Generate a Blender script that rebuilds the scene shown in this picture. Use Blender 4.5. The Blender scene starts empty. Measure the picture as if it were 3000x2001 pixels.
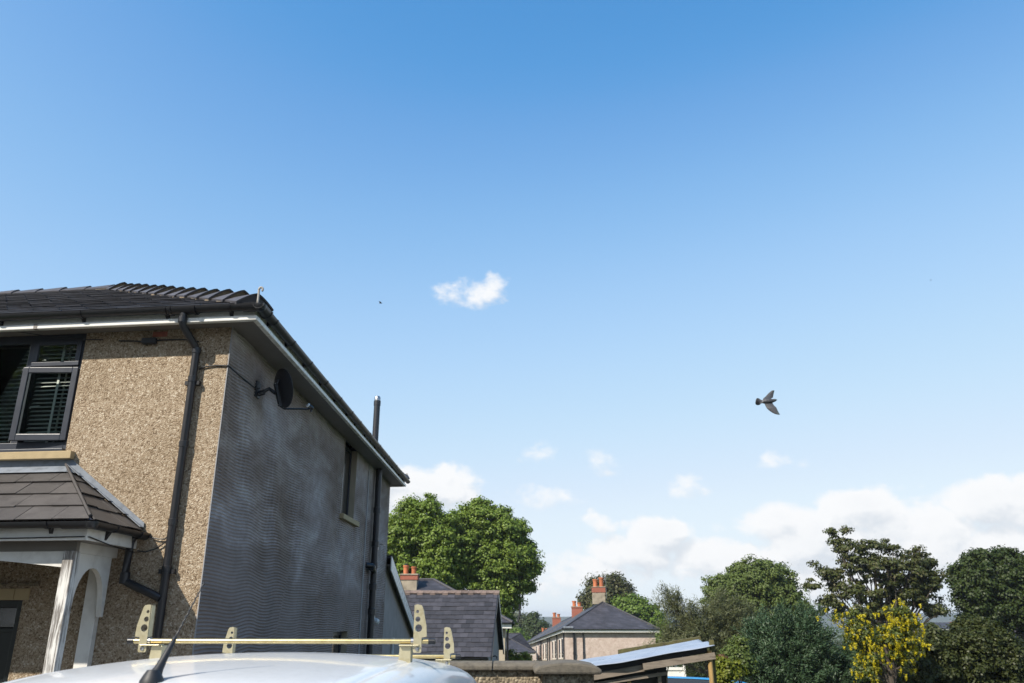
import bpy, bmesh, math, random
import numpy as np
from mathutils import Vector, Matrix, noise as mnoise

sc = bpy.context.scene
col = sc.collection
R = math.radians
random.seed(7)

# ------------------------------------------------------------------ camera
CZ = 2.2
PITCH = R(19.08)
F_PX = 2333.3
cam_d = bpy.data.cameras.new('camera')
cam = bpy.data.objects.new('camera', cam_d)
col.objects.link(cam)
cam_d.sensor_width = 36.0
cam_d.lens = 28.0
cam_d.clip_start = 0.05
cam_d.clip_end = 9000
cam.location = (0, 0, CZ)
cam.rotation_euler = (R(90) + PITCH, 0, 0)
cam_d.dof.use_dof = True
cam_d.dof.focus_distance = 7.5
cam_d.dof.aperture_fstop = 4.0
sc.camera = cam

def ray(u, v):
    c, s = math.cos(PITCH), math.sin(PITCH)
    x, y = u - 1500, 1000.5 - v
    return Vector((x, F_PX * c - y * s, F_PX * s + y * c))

def at(u, v, Y):
    d = ray(u, v)
    return Vector((0, 0, CZ)) + d * (Y / d.y)

# ------------------------------------------------------------------ sun, sky
SUN_EL, SUN_AZ = R(43), R(45)
S = Vector((-math.sin(SUN_AZ) * math.cos(SUN_EL), -math.cos(SUN_AZ) * math.cos(SUN_EL), math.sin(SUN_EL)))
sun_d = bpy.data.lights.new('sun', 'SUN')
sun_d.energy = 4.6
sun_d.angle = R(0.55)
sun_d.color = (1.0, 0.93, 0.82)
sun = bpy.data.objects.new('sun', sun_d)
sun.rotation_euler = S.to_track_quat('Z', 'Y').to_euler()
sun.location = (-20, -20, 30)
col.objects.link(sun)

class NT:
    """small helper for building node trees"""
    def __init__(s, tree):
        s.t = tree
    def n(s, typ, **kw):
        nd = s.t.nodes.new(typ)
        for k, v in kw.items():
            setattr(nd, k, v)
        return nd
    def set(s, inp, val):
        if isinstance(val, bpy.types.NodeSocket):
            s.t.links.new(val, inp)
        elif val is not None:
            inp.default_value = val
    def math(s, op, a, b=None, c=None, clamp=False):
        nd = s.n('ShaderNodeMath', operation=op, use_clamp=clamp)
        s.set(nd.inputs[0], a)
        if b is not None: s.set(nd.inputs[1], b)
        if c is not None: s.set(nd.inputs[2], c)
        return nd.outputs[0]
    def vmath(s, op, a, b=None):
        nd = s.n('ShaderNodeVectorMath', operation=op)
        s.set(nd.inputs[0], a)
        if b is not None: s.set(nd.inputs[1], b)
        return nd.outputs['Value'] if op in ('LENGTH', 'DOT_PRODUCT') else nd.outputs[0]
    def noise(s, vec, scale, detail=4, rough=.55, dist=0, out=0):
        nd = s.n('ShaderNodeTexNoise')
        if vec is not None: s.set(nd.inputs['Vector'], vec)
        nd.inputs['Scale'].default_value = scale
        nd.inputs['Detail'].default_value = detail
        nd.inputs['Roughness'].default_value = rough
        nd.inputs['Distortion'].default_value = dist
        return nd.outputs[out]
    def ramp(s, fac, stops, interp='LINEAR'):
        nd = s.n('ShaderNodeValToRGB')
        cr = nd.color_ramp
        cr.interpolation = interp
        while len(cr.elements) < len(stops): cr.elements.new(.5)
        for e, (p, c) in zip(cr.elements, stops):
            e.position = p
            e.color = (*c, 1) if len(c) == 3 else c
        s.set(nd.inputs[0], fac)
        return nd.outputs[0]
    def mix(s, fac, a, b, mode='MIX'):
        nd = s.n('ShaderNodeMix', data_type='RGBA', blend_type=mode)
        s.set(nd.inputs[0], fac)
        for i, v in ((6, a), (7, b)):
            if isinstance(v, tuple) and len(v) == 3: v = (*v, 1)
            s.set(nd.inputs[i], v)
        return nd.outputs[2]
    def sstep(s, x, a, b):
        nd = s.n('ShaderNodeMapRange', interpolation_type='SMOOTHSTEP')
        s.set(nd.inputs[0], x)
        s.set(nd.inputs[1], a); s.set(nd.inputs[2], b)
        return nd.outputs[0]

def azel(u, v):
    d = ray(u, v).normalized()
    return math.atan2(d.x, d.y), math.asin(d.z)

# clouds of the day: (pixel centre, half sizes in pixels, weight)
CLOUDS = [
    (1378, 864, 100, 42, .33), (1436, 838, 46, 34, .34),
    (1595, 1318, 85, 38, .27), (1785, 1338, 62, 42, .27),
    (2275, 1365, 60, 32, .18), (2010, 1430, 40, 20, .05), (1570, 1462, 115, 34, .26),
    (1265, 1425, 175, 80, 1.05), (1150, 1440, 150, 80, 1.0), (1360, 1462, 80, 55, .85),
    (1755, 1535, 70, 35, .60), (1930, 1560, 120, 62, .85), (1850, 1620, 170, 65, .80),
    (2110, 1640, 190, 70, .85), (2260, 1520, 180, 72, .78), (2530, 1505, 170, 78, 1.05),
    (2400, 1590, 260, 95, 1.0), (2700, 1560, 260, 130, 1.1), (2880, 1470, 190, 92, 1.15),
    (3050, 1480, 200, 115, 1.15), (2950, 1620, 330, 110, 1.1), (2560, 1440, 75, 30, .34),
    (2660, 1425, 60, 26, .3), (2400, 1700, 330, 80, .85), (1700, 1690, 230, 70, .62),
    (3250, 1520, 260, 120, 1.1),
]
world = bpy.data.worlds.new('World')
sc.world = world
world.use_nodes = True
wt = NT(world.node_tree)
world.node_tree.nodes.clear()
# node group: cloud density from a direction
cg = bpy.data.node_groups.new('cloud_density', 'ShaderNodeTree')
cg.interface.new_socket('Dir', in_out='INPUT', socket_type='NodeSocketVector')
cg.interface.new_socket('Density', in_out='OUTPUT', socket_type='NodeSocketFloat')
g = NT(cg)
gi = g.n('NodeGroupInput'); go = g.n('NodeGroupOutput')
dirn = g.vmath('NORMALIZE', gi.outputs[0])
sx = g.n('ShaderNodeSeparateXYZ'); g.set(sx.inputs[0], dirn)
azn = g.math('ARCTAN2', sx.outputs[0], sx.outputs[1])
eln = g.math('ARCSINE', sx.outputs[2])
warp = g.noise(dirn, 9, 5, .6, out=1)
wsep = g.n('ShaderNodeSeparateXYZ'); g.set(wsep.inputs[0], warp)
azw = g.math('ADD', azn, g.math('MULTIPLY', g.math('SUBTRACT', wsep.outputs[0], .5), .10))
elw = g.math('ADD', eln, g.math('MULTIPLY', g.math('SUBTRACT', wsep.outputs[1], .5), .045))
field = None
for (u, v, ru, rv, w) in CLOUDS:
    a0, e0 = azel(u, v)
    a1 = azel(u + ru, v)[0] - a0
    e1 = abs(azel(u, v - rv)[1] - e0)
    da = g.math('DIVIDE', g.math('SUBTRACT', azw, a0), a1)
    de = g.math('DIVIDE', g.math('SUBTRACT', elw, e0), e1)
    # flatter underside than top
    q = g.math('ADD', g.math('MULTIPLY', da, da), g.math('MULTIPLY', de, de))
    b = g.math('MULTIPLY', g.math('SUBTRACT', 1.0, q), w)
    field = b if field is None else g.math('MAXIMUM', field, b)
# banks going on round the rest of the horizon
aaz = g.math('ABSOLUTE', azn)
side_w = g.sstep(aaz, .62, .95)
low = g.noise(dirn, 2.6, 3, .5)
band = g.math('SUBTRACT', g.math('ADD', .35, g.math('MULTIPLY', g.math('SUBTRACT', low, .5), 3.2)),
              g.math('DIVIDE', g.math('ABSOLUTE', g.math('SUBTRACT', elw, .11)), .12))
band = g.math('SUBTRACT', g.math('MULTIPLY', g.math('ADD', band, 1.5), side_w), 1.5)
field = g.math('MAXIMUM', field, band)
field = g.math('MAXIMUM', field, -1.2)
st = g.n('ShaderNodeVectorMath', operation='MULTIPLY')
g.set(st.inputs[0], dirn); st.inputs[1].default_value = (1, 1, 1.5)
fb = g.noise(st.outputs[0], 13, 9, .62, .2)
fb2 = g.noise(st.outputs[0], 42, 6, .6)
dens = g.math('ADD', field, g.math('MULTIPLY', g.math('SUBTRACT', fb, .5), 2.1))
dens = g.math('ADD', dens, g.math('MULTIPLY', g.math('SUBTRACT', fb2, .5), .75))
g.set(go.inputs[0], dens)

SKY_STRENGTH = .15
sky = wt.n('ShaderNodeTexSky', sky_type='NISHITA')
sky.sun_disc = False
sky.sun_elevation = SUN_EL
sky.sun_rotation = math.atan2(S.x, S.y)
sky.air_density = 1.0
sky.dust_density = 0.4
sky.ozone_density = 2.2
sky.altitude = 50
tc = wt.n('ShaderNodeTexCoord')
wdir = tc.outputs['Generated']
def cdens(vec):
    nd = wt.n('ShaderNodeGroup'); nd.node_tree = cg
    wt.set(nd.inputs[0], vec)
    return nd.outputs[0]
d0 = cdens(wdir)
d1 = cdens(wt.vmath('ADD', wdir, (-.010, -.002, .017)))
alpha = wt.sstep(d0, .0, .62)
lit = wt.sstep(wt.math('SUBTRACT', d0, d1), -.62, .30)
thick = wt.sstep(d0, .5, 2.0)
ccol = wt.mix(lit, (3.0, 3.2, 3.45), (4.06, 4.08, 4.12))
ccol = wt.mix(wt.math('MULTIPLY', thick, .28), ccol, (2.75, 3.0, 3.3))
# colour response of the camera for the blue sky
SC = 8.0
pre = wt.mix(1.0, sky.outputs[0], (1 / SC, 1 / SC, 1 / SC), 'MULTIPLY')
cv_n = wt.n('ShaderNodeRGBCurve')
wt.set(cv_n.inputs['Color'], pre)
for ci, ptsc in enumerate((
        [(0.0938, 0.0450), (0.1138, 0.0875), (0.1375, 0.1350), (0.1812, 0.2025), (0.2650, 0.2775), (0.4075, 0.3575), (0.5138, 0.3937), (0.8562, 0.4313), (1.0000, 0.4375)],
        [(0.1613, 0.1600), (0.1950, 0.2100), (0.2325, 0.2625), (0.3013, 0.3250), (0.4313, 0.3875), (0.6262, 0.4325), (0.7338, 0.4575), (1.0000, 0.4750)],
        [(0.3013, 0.3500), (0.3563, 0.4025), (0.4150, 0.4425), (0.5150, 0.4813), (0.6825, 0.4988), (0.8600, 0.5100), (1.0000, 0.5150)])):
    cvv = cv_n.mapping.curves[ci]
    cvv.points[0].location = (0, 0); cvv.points[1].location = ptsc[-1]
    for p_ in ptsc[:-1]: cvv.points.new(*p_)
cv_n.mapping.use_clip = False
cv_n.mapping.update()
skycol = wt.mix(1.0, cv_n.outputs[0], (SC, SC, SC), 'MULTIPLY')
final = wt.mix(wt.math('MULTIPLY', alpha, .95), skycol, ccol)
bg = wt.n('ShaderNodeBackground')
wt.set(bg.inputs[0], final)
bg.inputs[1].default_value = SKY_STRENGTH
wo = wt.n('ShaderNodeOutputWorld')
wt.set(wo.inputs[0], bg.outputs[0])

sc.view_settings.view_transform = 'Standard'
sc.view_settings.look = 'None'
sc.view_settings.gamma = 1
sc.view_settings.exposure = 0.7
sc.view_settings.use_curve_mapping = False
sc.cycles.max_bounces = 8
sc.cycles.transparent_max_bounces = 16
sc.cycles.caustics_reflective = False
sc.cycles.caustics_refractive = False

# ------------------------------------------------------------------ materials
M = {}
ALB = .79
def new_mat(name):
    m = bpy.data.materials.new(name)
    m.use_nodes = True
    nt = NT(m.node_tree)
    return m, nt, m.node_tree.nodes['Principled BSDF']

def pbr(name, c, rough=.6, var=.15, scale=8, c2=None, per=0.0, bump=0, bscale=60, metal=0, spec=.5, coat=0, coords='Object', stretch=None):
    """base colour with noise variation between c and c2; per = brightness change from piece to piece"""
    m, t, b = new_mat(name)
    tcn = t.n('ShaderNodeTexCoord')
    vec = tcn.outputs[coords]
    if stretch:
        mp = t.n('ShaderNodeMapping'); t.set(mp.inputs[0], vec); mp.inputs['Scale'].default_value = stretch
        vec = mp.outputs[0]
    if c2 is None: c2 = tuple(x * (1 - var) for x in c)
    c = tuple(x * ALB for x in c); c2 = tuple(x * ALB for x in c2)
    hi = tuple(min(1, x * (1 + var * .6)) for x in c)
    f = t.noise(vec, scale, 6, .62)
    colr = t.ramp(f, [(.25, c2), (.5, c), (.75, hi)])
    if per:
        oi = t.n('ShaderNodeObjectInfo')
        k = t.math('ADD', 1 - per, t.math('MULTIPLY', oi.outputs['Random'], 2 * per))
        hsv = t.n('ShaderNodeHueSaturation'); t.set(hsv.inputs['Color'], colr); t.set(hsv.inputs['Value'], k)
        colr = hsv.outputs[0]
    t.set(b.inputs['Base Color'], colr)
    b.inputs['Metallic'].default_value = metal
    b.inputs['Specular IOR Level'].default_value = spec
    b.inputs['Coat Weight'].default_value = coat
    b.inputs['Coat Roughness'].default_value = .06
    rv = t.math('ADD', rough - .08, t.math('MULTIPLY', t.noise(vec, scale * 2.3, 4), .16))
    t.set(b.inputs['Roughness'], rv)
    if bump:
        bn = t.n('ShaderNodeBump'); bn.inputs['Strength'].default_value = bump; bn.inputs['Distance'].default_value = .01
        t.set(bn.inputs['Height'], t.noise(vec, bscale, 5, .6))
        t.set(b.inputs['Normal'], bn.outputs[0])
    M[name] = m
    return m

def pebbledash(name, stops, scale=52, bump=.8):
    m, t, b = new_mat(name)
    tcn = t.n('ShaderNodeTexCoord'); vec = tcn.outputs['Object']
    vo = t.n('ShaderNodeTexVoronoi'); t.set(vo.inputs['Vector'], vec); vo.inputs['Scale'].default_value = scale
    vo2 = t.n('ShaderNodeTexVoronoi'); t.set(vo2.inputs['Vector'], vec); vo2.inputs['Scale'].default_value = scale * .45
    sep = t.n('ShaderNodeSeparateColor'); t.set(sep.inputs[0], vo.outputs['Color'])
    sep2 = t.n('ShaderNodeSeparateColor'); t.set(sep2.inputs[0], vo2.outputs['Color'])
    f = t.math('ADD', t.math('MULTIPLY', sep.outputs[0], .65), t.math('MULTIPLY', sep2.outputs[1], .35))
    colr = t.ramp(f, [(p, tuple(x * ALB for x in c)) for p, c in stops])
    big = t.noise(vec, 1.1, 5, .6)
    colr = t.mix(1.0, colr, t.ramp(big, [(.3, (.86, .84, .80)), (.7, (1.06, 1.05, 1.04))]), 'MULTIPLY')
    t.set(b.inputs['Base Color'], colr)
    b.inputs['Roughness'].default_value = .85
    b.inputs['Specular IOR Level'].default_value = .25
    bn = t.n('ShaderNodeBump'); bn.inputs['Strength'].default_value = bump; bn.inputs['Distance'].default_value = .012
    t.set(bn.inputs['Height'], t.math('SUBTRACT', 1.0, vo.outputs['Distance']))
    t.set(b.inputs['Normal'], bn.outputs[0])
    M[name] = m

pebbledash('pebbledash', [(.10, (.165, .115, .072)), (.30, (.315, .235, .155)), (.55, (.405, .318, .222)), (.75, (.485, .395, .29)), (.93, (.66, .58, .47))], 92, .6)
pebbledash('roughcast_grey', [(.1, (.12, .10, .07)), (.4, (.25, .205, .145)), (.7, (.37, .31, .22)), (.93, (.58, .51, .39))], 40, .9)
pebbledash('roughcast_pink', [(.1, (.53, .42, .365)), (.5, (.60, .49, .43)), (.9, (.66, .555, .495))], 9, .3)
pbr('slate', (.082, .084, .098), .5, .35, 5, c2=(.048, .047, .052), per=.35, bump=.25, bscale=30)
pbr('slate_brown', (.072, .064, .060), .55, .3, 6, c2=(.043, .037, .034), per=.2, bump=.25, bscale=30)
pbr('slate_far', (.042, .040, .048), .65, .4, 3, c2=(.025, .023, .027), per=.45, bump=.2, bscale=20)
def mk_courses():
    m, t, b = new_mat('roof_far')
    tcn = t.n('ShaderNodeTexCoord'); sp = t.n('ShaderNodeSeparateXYZ'); t.set(sp.inputs[0], tcn.outputs['Object'])
    cb = t.n('ShaderNodeCombineXYZ'); t.set(cb.inputs[0], t.math('ADD', sp.outputs[0], t.math('MULTIPLY', sp.outputs[1], .93))); t.set(cb.inputs[1], sp.outputs[2])
    br = t.n('ShaderNodeTexBrick'); t.set(br.inputs['Vector'], cb.outputs[0])
    br.inputs['Color1'].default_value = (.030, .029, .035, 1); br.inputs['Color2'].default_value = (.050, .049, .060, 1); br.inputs['Mortar'].default_value = (.016, .016, .019, 1)
    br.inputs['Scale'].default_value = 1.0; br.inputs['Brick Width'].default_value = .42; br.inputs['Row Height'].default_value = .15; br.inputs['Mortar Size'].default_value = .008
    mp = t.n('ShaderNodeMapping'); t.set(mp.inputs[0], tcn.outputs['Object']); mp.inputs['Scale'].default_value = (2.2, 2.2, .5)
    st_ = t.ramp(t.noise(mp.outputs[0], 1.0, 5, .6), [(.3, (.62, .62, .62)), (.7, (1.25, 1.22, 1.25))])
    t.set(b.inputs['Base Color'], t.mix(1.0, br.outputs[0], st_, 'MULTIPLY')); b.inputs['Roughness'].default_value = .6
    bn = t.n('ShaderNodeBump'); bn.inputs['Strength'].default_value = .5; bn.inputs['Distance'].default_value = .02
    t.set(bn.inputs['Height'], br.outputs['Fac']); bn.invert = True; t.set(b.inputs['Normal'], bn.outputs[0])
    M['roof_far'] = m
mk_courses()
pbr('hip_tile', (.062, .056, .062), .55, .4, 9, c2=(.040, .032, .030), per=.2, bump=.3, bscale=40)
pbr('mortar', (.22, .165, .10), .9, .5, 30, c2=(.085, .062, .036), bump=.6, bscale=80)
pbr('ridge_lichen', (.17, .125, .105), .9, .5, 12, c2=(.085, .066, .058), per=.2, bump=.5, bscale=60)
pbr('black_plastic', (.014, .0145, .018), .38, .2, 6)
pbr('black_rubber', (.010, .011, .014), .55, .2, 12)
pbr('white_upvc', (.94, .92, .86), .28, .08, 5)
pbr('soffit_board', (.20, .18, .16), .5, .1, 4)
pbr('anthracite', (.040, .046, .062), .38, .12, 4)
pbr('sill_stone', (.46, .355, .20), .85, .12, 14, bump=.3, bscale=120)
pbr('render_bead', (.34, .33, .33), .8, .2, 8)
pbr('lead', (.21, .235, .27), .6, .4, 9, c2=(.11, .12, .135), bump=.3, bscale=25)
pbr('door_paint', (.008, .011, .012), .35, .2, 3)
pbr('blind', (.60, .60, .56), .6, .06, 3)
pbr('steel', (.45, .45, .46), .35, .2, 30, metal=1)
pbr('iron_pale', (.38, .36, .33), .6, .4, 40, c2=(.16, .13, .11))
pbr('terracotta', (.50, .155, .062), .75, .25, 14, per=.15, bump=.2)
pbr('red_brick', (.36, .120, .075), .85, .3, 20, c2=(.24, .085, .058), bump=.3)
pbr('chimney_render', (.37, .315, .235), .9, .4, 3, c2=(.20, .165, .12), bump=.5, bscale=18)
pbr('concrete_coping', (.135, .118, .092), .9, .55, 16, c2=(.075, .066, .054), bump=.6, bscale=70)
pbr('timber_grey', (.25, .205, .16), .8, .5, 9, c2=(.11, .085, .062), bump=.4, bscale=60, stretch=(.5, 4, 4))
pbr('timber_yellow', (.42, .27, .10), .75, .5, 10, c2=(.17, .095, .035), bump=.3, stretch=(4, 4, .5))
pbr('moss', (.115, .105, .040), .95, .5, 14, c2=(.055, .045, .024), bump=.8, bscale=40)
pbr('tarp', (.013, .0135, .016), .5, .3, 4, bump=.5, bscale=5)
pbr('sheet_plastic', (.33, .375, .46), .3, .15, 4, c2=(.25, .285, .36), bump=.3, bscale=9)
pbr('blue_pad', (.012, .22, .50), .45, .1, 5)
pbr('net_black', (.012, .012, .014), .8, .2, 60)
pbr('cream_render', (.50, .42, .31), .85, .12, 3, bump=.2)
pbr('grey_render', (.34, .305, .285), .9, .2, 3, bump=.3)
pbr('plaster_white', (.66, .64, .60), .7, .08, 3)
pbr('asphalt', (.05, .05, .052), .9, .25, 40, bump=.5, bscale=200)
pbr('concrete_drive', (.085, .080, .074), .9, .25, 6, bump=.4, bscale=120)
pbr('field', (.060, .085, .028), .95, .4, .02, c2=(.042, .058, .022))
pbr('bark', (.075, .060, .045), .95, .4, 10, c2=(.035, .028, .021), bump=.7, bscale=25, stretch=(3, 3, .5))
pbr('zinc', (.56, .46, .235), .34, .25, 22, c2=(.43, .33, .15), metal=.85)
pbr('zinc_plate', (.60, .54, .36), .42, .2, 30, c2=(.48, .41, .24), metal=.6)
pbr('tyre', (.012, .012, .012), .85, .2, 20)
pbr('red_tile', (.36, .10, .065), .85, .2, 1)
pbr('dark_metal', (.016, .018, .024), .45, .2, 20)
pbr('dish_metal', (.020, .021, .024), .5, .2, 30, bump=.15, bscale=300)
pbr('interior', (.02, .02, .018), .9, .1, 3)
pbr('white_plastic', (.72, .73, .73), .35, .06, 6)
pbr('wool_red_shrub', (.16, .07, .05), .9, .3, 8)

def mk_paint():
    m, t, b = new_mat('van_paint')
    b.inputs['Roughness'].default_value = .35
    b.inputs['Coat Weight'].default_value = .6
    b.inputs['Coat Roughness'].default_value = .08
    tcn = t.n('ShaderNodeTexCoord')
    n1 = t.noise(tcn.outputs['Object'], 3.0, 3)
    bn = t.n('ShaderNodeBump'); bn.inputs['Strength'].default_value = .05; bn.inputs['Distance'].default_value = .02
    t.set(bn.inputs['Height'], n1); t.set(b.inputs['Coat Normal'], bn.outputs[0])
    dirt = t.noise(tcn.outputs['Object'], 26, 6, .7)
    t.set(b.inputs['Base Color'], t.ramp(dirt, [(.25, (.55, .565, .575)), (.5, (.62, .635, .65)), (1, (.65, .665, .68))]))
    M['van_paint'] = m
mk_paint()

def mk_peel():
    m, t, b = new_mat('peeling_paint')
    tcn = t.n('ShaderNodeTexCoord')
    mp = t.n('ShaderNodeMapping'); t.set(mp.inputs[0], tcn.outputs['Object']); mp.inputs['Scale'].default_value = (26, 26, 1.6)
    n1 = t.noise(mp.outputs[0], 1.6, 6, .65, .6)
    n2 = t.noise(tcn.outputs['Object'], 3.5, 3)
    f = t.math('ADD', n1, t.math('MULTIPLY', t.math('SUBTRACT', n2, .5), .5))
    t.set(b.inputs['Base Color'], t.ramp(f, [(.43, (.15, .135, .12)), (.50, (.33, .315, .30)), (.56, (.58, .57, .54)), (.8, (.70, .69, .66))]))
    b.inputs['Roughness'].default_value = .7
    bn = t.n('ShaderNodeBump'); bn.inputs['Strength'].default_value = .7; bn.inputs['Distance'].default_value = .006
    t.set(bn.inputs['Height'], f); t.set(b.inputs['Normal'], bn.outputs[0])
    M['peeling_paint'] = m
mk_peel()
pbr('white_wood', (.78, .76, .71), .55, .12, 5, c2=(.60, .57, .53), bump=.15, bscale=20)

def mk_render_wall():
    m, t, b = new_mat('combed_render')
    tcn = t.n('ShaderNodeTexCoord'); vec = tcn.outputs['Object']
    mp = t.n('ShaderNodeMapping'); t.set(mp.inputs[0], vec); mp.inputs['Scale'].default_value = (1, .42, 1.0)
    n1 = t.noise(mp.outputs[0], 2.2, 6, .62, .5)
    n2 = t.noise(vec, 9, 5, .65)
    f = t.math('ADD', t.math('MULTIPLY', n1, .75), t.math('MULTIPLY', n2, .25))
    sp = t.n('ShaderNodeSeparateXYZ'); t.set(sp.inputs[0], vec)
    # damp lower area with a ragged edge: a real stain of the wall
    edge = t.math('ADD', sp.outputs[2], t.math('MULTIPLY', t.math('SUBTRACT', t.noise(mp.outputs[0], 2.6, 5, .6), .5), 1.1))
    edge = t.math('ADD', edge, t.math('MULTIPLY', sp.outputs[1], .05))
    dry = t.sstep(edge, 2.75, 3.25)
    wet = t.ramp(f, [(.3, (.175, .138, .122)), (.6, (.245, .205, .19)), (.8, (.30, .262, .255))])
    dr = t.ramp(f, [(.30, (.19, .148, .132)), (.5, (.31, .268, .258)), (.70, (.48, .445, .45))])
    t.set(b.inputs['Base Color'], t.mix(dry, wet, dr))
    b.inputs['Roughness'].default_value = .92
    b.inputs['Specular IOR Level'].default_value = .2
    bn = t.n('ShaderNodeBump'); bn.inputs['Strength'].default_value = .5; bn.inputs['Distance'].default_value = .006
    t.set(bn.inputs['Height'], t.noise(vec, 90, 4, .7)); t.set(b.inputs['Normal'], bn.outputs[0])
    M['combed_render'] = m
mk_render_wall()

def mk_glass(name, tint=(.9, .95, .93), rough=.01):
    m = bpy.data.materials.new(name); m.use_nodes = True
    m.node_tree.nodes.clear(); t = NT(m.node_tree)
    tr = t.n('ShaderNodeBsdfTransparent'); tr.inputs[0].default_value = (*tint, 1)
    gl = t.n('ShaderNodeBsdfGlossy'); gl.inputs['Roughness'].default_value = rough
    fr = t.n('ShaderNodeFresnel'); fr.inputs[0].default_value = 1.5
    mx = t.n('ShaderNodeMixShader'); t.set(mx.inputs[0], fr.outputs[0])
    t.set(mx.inputs[1], tr.outputs[0]); t.set(mx.inputs[2], gl.outputs[0])
    o = t.n('ShaderNodeOutputMaterial'); t.set(o.inputs[0], mx.outputs[0])
    M[name] = m
mk_glass('glass')
pbr('roof_glazing', (.14, .18, .25), .2, .1, 3)  # pale blue of the reflected sky is put into the glazing colour
pbr('glass_dark', (.012, .014, .016), .12, .1, 3, spec=.8)

def leaf_mat(name, c1, c2, c3, trans=.35, rough=.5):
    m = bpy.data.materials.new(name); m.use_nodes = True
    t = NT(m.node_tree); b = m.node_tree.nodes['Principled BSDF']
    tint = (1.0, 1.0, 1.0) if name == 'blossom' else (1.08, .97, .92)
    c1, c2, c3 = [tuple(x * k * ALB for x, k in zip(c, tint)) for c in (c1, c2, c3)]
    geo = t.n('ShaderNodeNewGeometry')
    tcn = t.n('ShaderNodeTexCoord')
    f = t.math('ADD', t.math('MULTIPLY', geo.outputs['Random Per Island'], .38), t.math('MULTIPLY', t.noise(tcn.outputs['Object'], .9, 4), .62))
    c = t.ramp(f, [(.2, c1), (.5, c2), (.8, c3)])
    t.set(b.inputs['Base Color'], c)
    b.inputs['Roughness'].default_value = rough
    b.inputs['Specular IOR Level'].default_value = .35
    tl = t.n('ShaderNodeBsdfTranslucent')
    t.set(tl.inputs[0], t.mix(1.0, c, (1.12, 1.05, .5), 'MULTIPLY'))
    mx = t.n('ShaderNodeMixShader'); mx.inputs[0].default_value = trans
    t.set(mx.inputs[1], b.outputs[0]); t.set(mx.inputs[2], tl.outputs[0])
    t.set(m.node_tree.nodes['Material Output'].inputs[0], mx.outputs[0])
    M[name] = m
leaf_mat('leaf_lime', (0.1079, 0.1962, 0.0275), (0.1668, 0.2746, 0.0392), (0.2453, 0.3629, 0.0628))
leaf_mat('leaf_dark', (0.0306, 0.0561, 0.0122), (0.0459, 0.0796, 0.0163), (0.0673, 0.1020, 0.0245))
leaf_mat('leaf_round', (0.0781, 0.1301, 0.0312), (0.1146, 0.1736, 0.0417), (0.1562, 0.2257, 0.0625))
leaf_mat('leaf_bright', (0.0900, 0.1725, 0.0210), (0.1275, 0.2250, 0.0300), (0.1650, 0.2700, 0.0450))
leaf_mat('leaf_red', (0.0720, 0.0640, 0.0288), (0.0880, 0.1088, 0.0384), (0.1280, 0.1568, 0.0544))
leaf_mat('leaf_syc', (0.0540, 0.0780, 0.0240), (0.0780, 0.1080, 0.0300), (0.1250, 0.1180, 0.0450))
leaf_mat('leaf_pine', (0.0696, 0.0957, 0.0406), (0.1044, 0.1305, 0.0551), (0.1522, 0.1740, 0.0841), .15)
leaf_mat('leaf_juniper', (0.0335, 0.0761, 0.0365), (0.0517, 0.1034, 0.0487), (0.0791, 0.1399, 0.0669), .15)
leaf_mat('leaf_hedge', (0.0379, 0.0558, 0.0134), (0.0558, 0.0781, 0.0201), (0.0893, 0.1094, 0.0312))
leaf_mat('leaf_laburnum', (0.0675, 0.1080, 0.0216), (0.0972, 0.1418, 0.0270), (0.1350, 0.1755, 0.0378))
leaf_mat('leaf_yellowgreen', (0.1320, 0.1800, 0.0144), (0.1800, 0.2280, 0.0192), (0.2400, 0.2760, 0.0360))
leaf_mat('leaf_far', (0.0780, 0.1105, 0.0650), (0.1040, 0.1365, 0.0780), (0.1300, 0.1690, 0.0975))
leaf_mat('blossom', (.42, .36, .006), (.58, .49, .010), (.68, .58, .03), .3)
leaf_mat('leaf_rust', (0.1500, 0.0700, 0.0450), (0.2000, 0.1000, 0.0650), (0.2400, 0.1300, 0.0800))

# ------------------------------------------------------------------ object helpers
ORG = {}
def tag(o, label=None, cat=None, group=None, kind=None):
    if label: o['label'] = label
    if cat: o['category'] = cat
    if group: o['group'] = group
    if kind: o['kind'] = kind
    return o

def thing(name, label, cat, loc=(0, 0, 0), group=None):
    o = bpy.data.objects.new(name, None)
    o.empty_display_size = .2
    col.objects.link(o)
    o.location = loc
    ORG[o.name] = Vector(loc)
    return tag(o, label, cat, group)

def link(name, me, mat, parent=None, origin=None):
    """links mesh data whose coordinates are already relative to origin"""
    o = bpy.data.objects.new(name, me)
    col.objects.link(o)
    if mat is not None and len(me.materials) == 0:
        for mm in (mat if isinstance(mat, (list, tuple)) else [mat]):
            me.materials.append(M[mm])
    if parent is not None:
        o.parent = parent
        ORG[o.name] = ORG[parent.name]
    else:
        o.location = origin or (0, 0, 0)
        ORG[o.name] = Vector(o.location)
    return o

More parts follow.
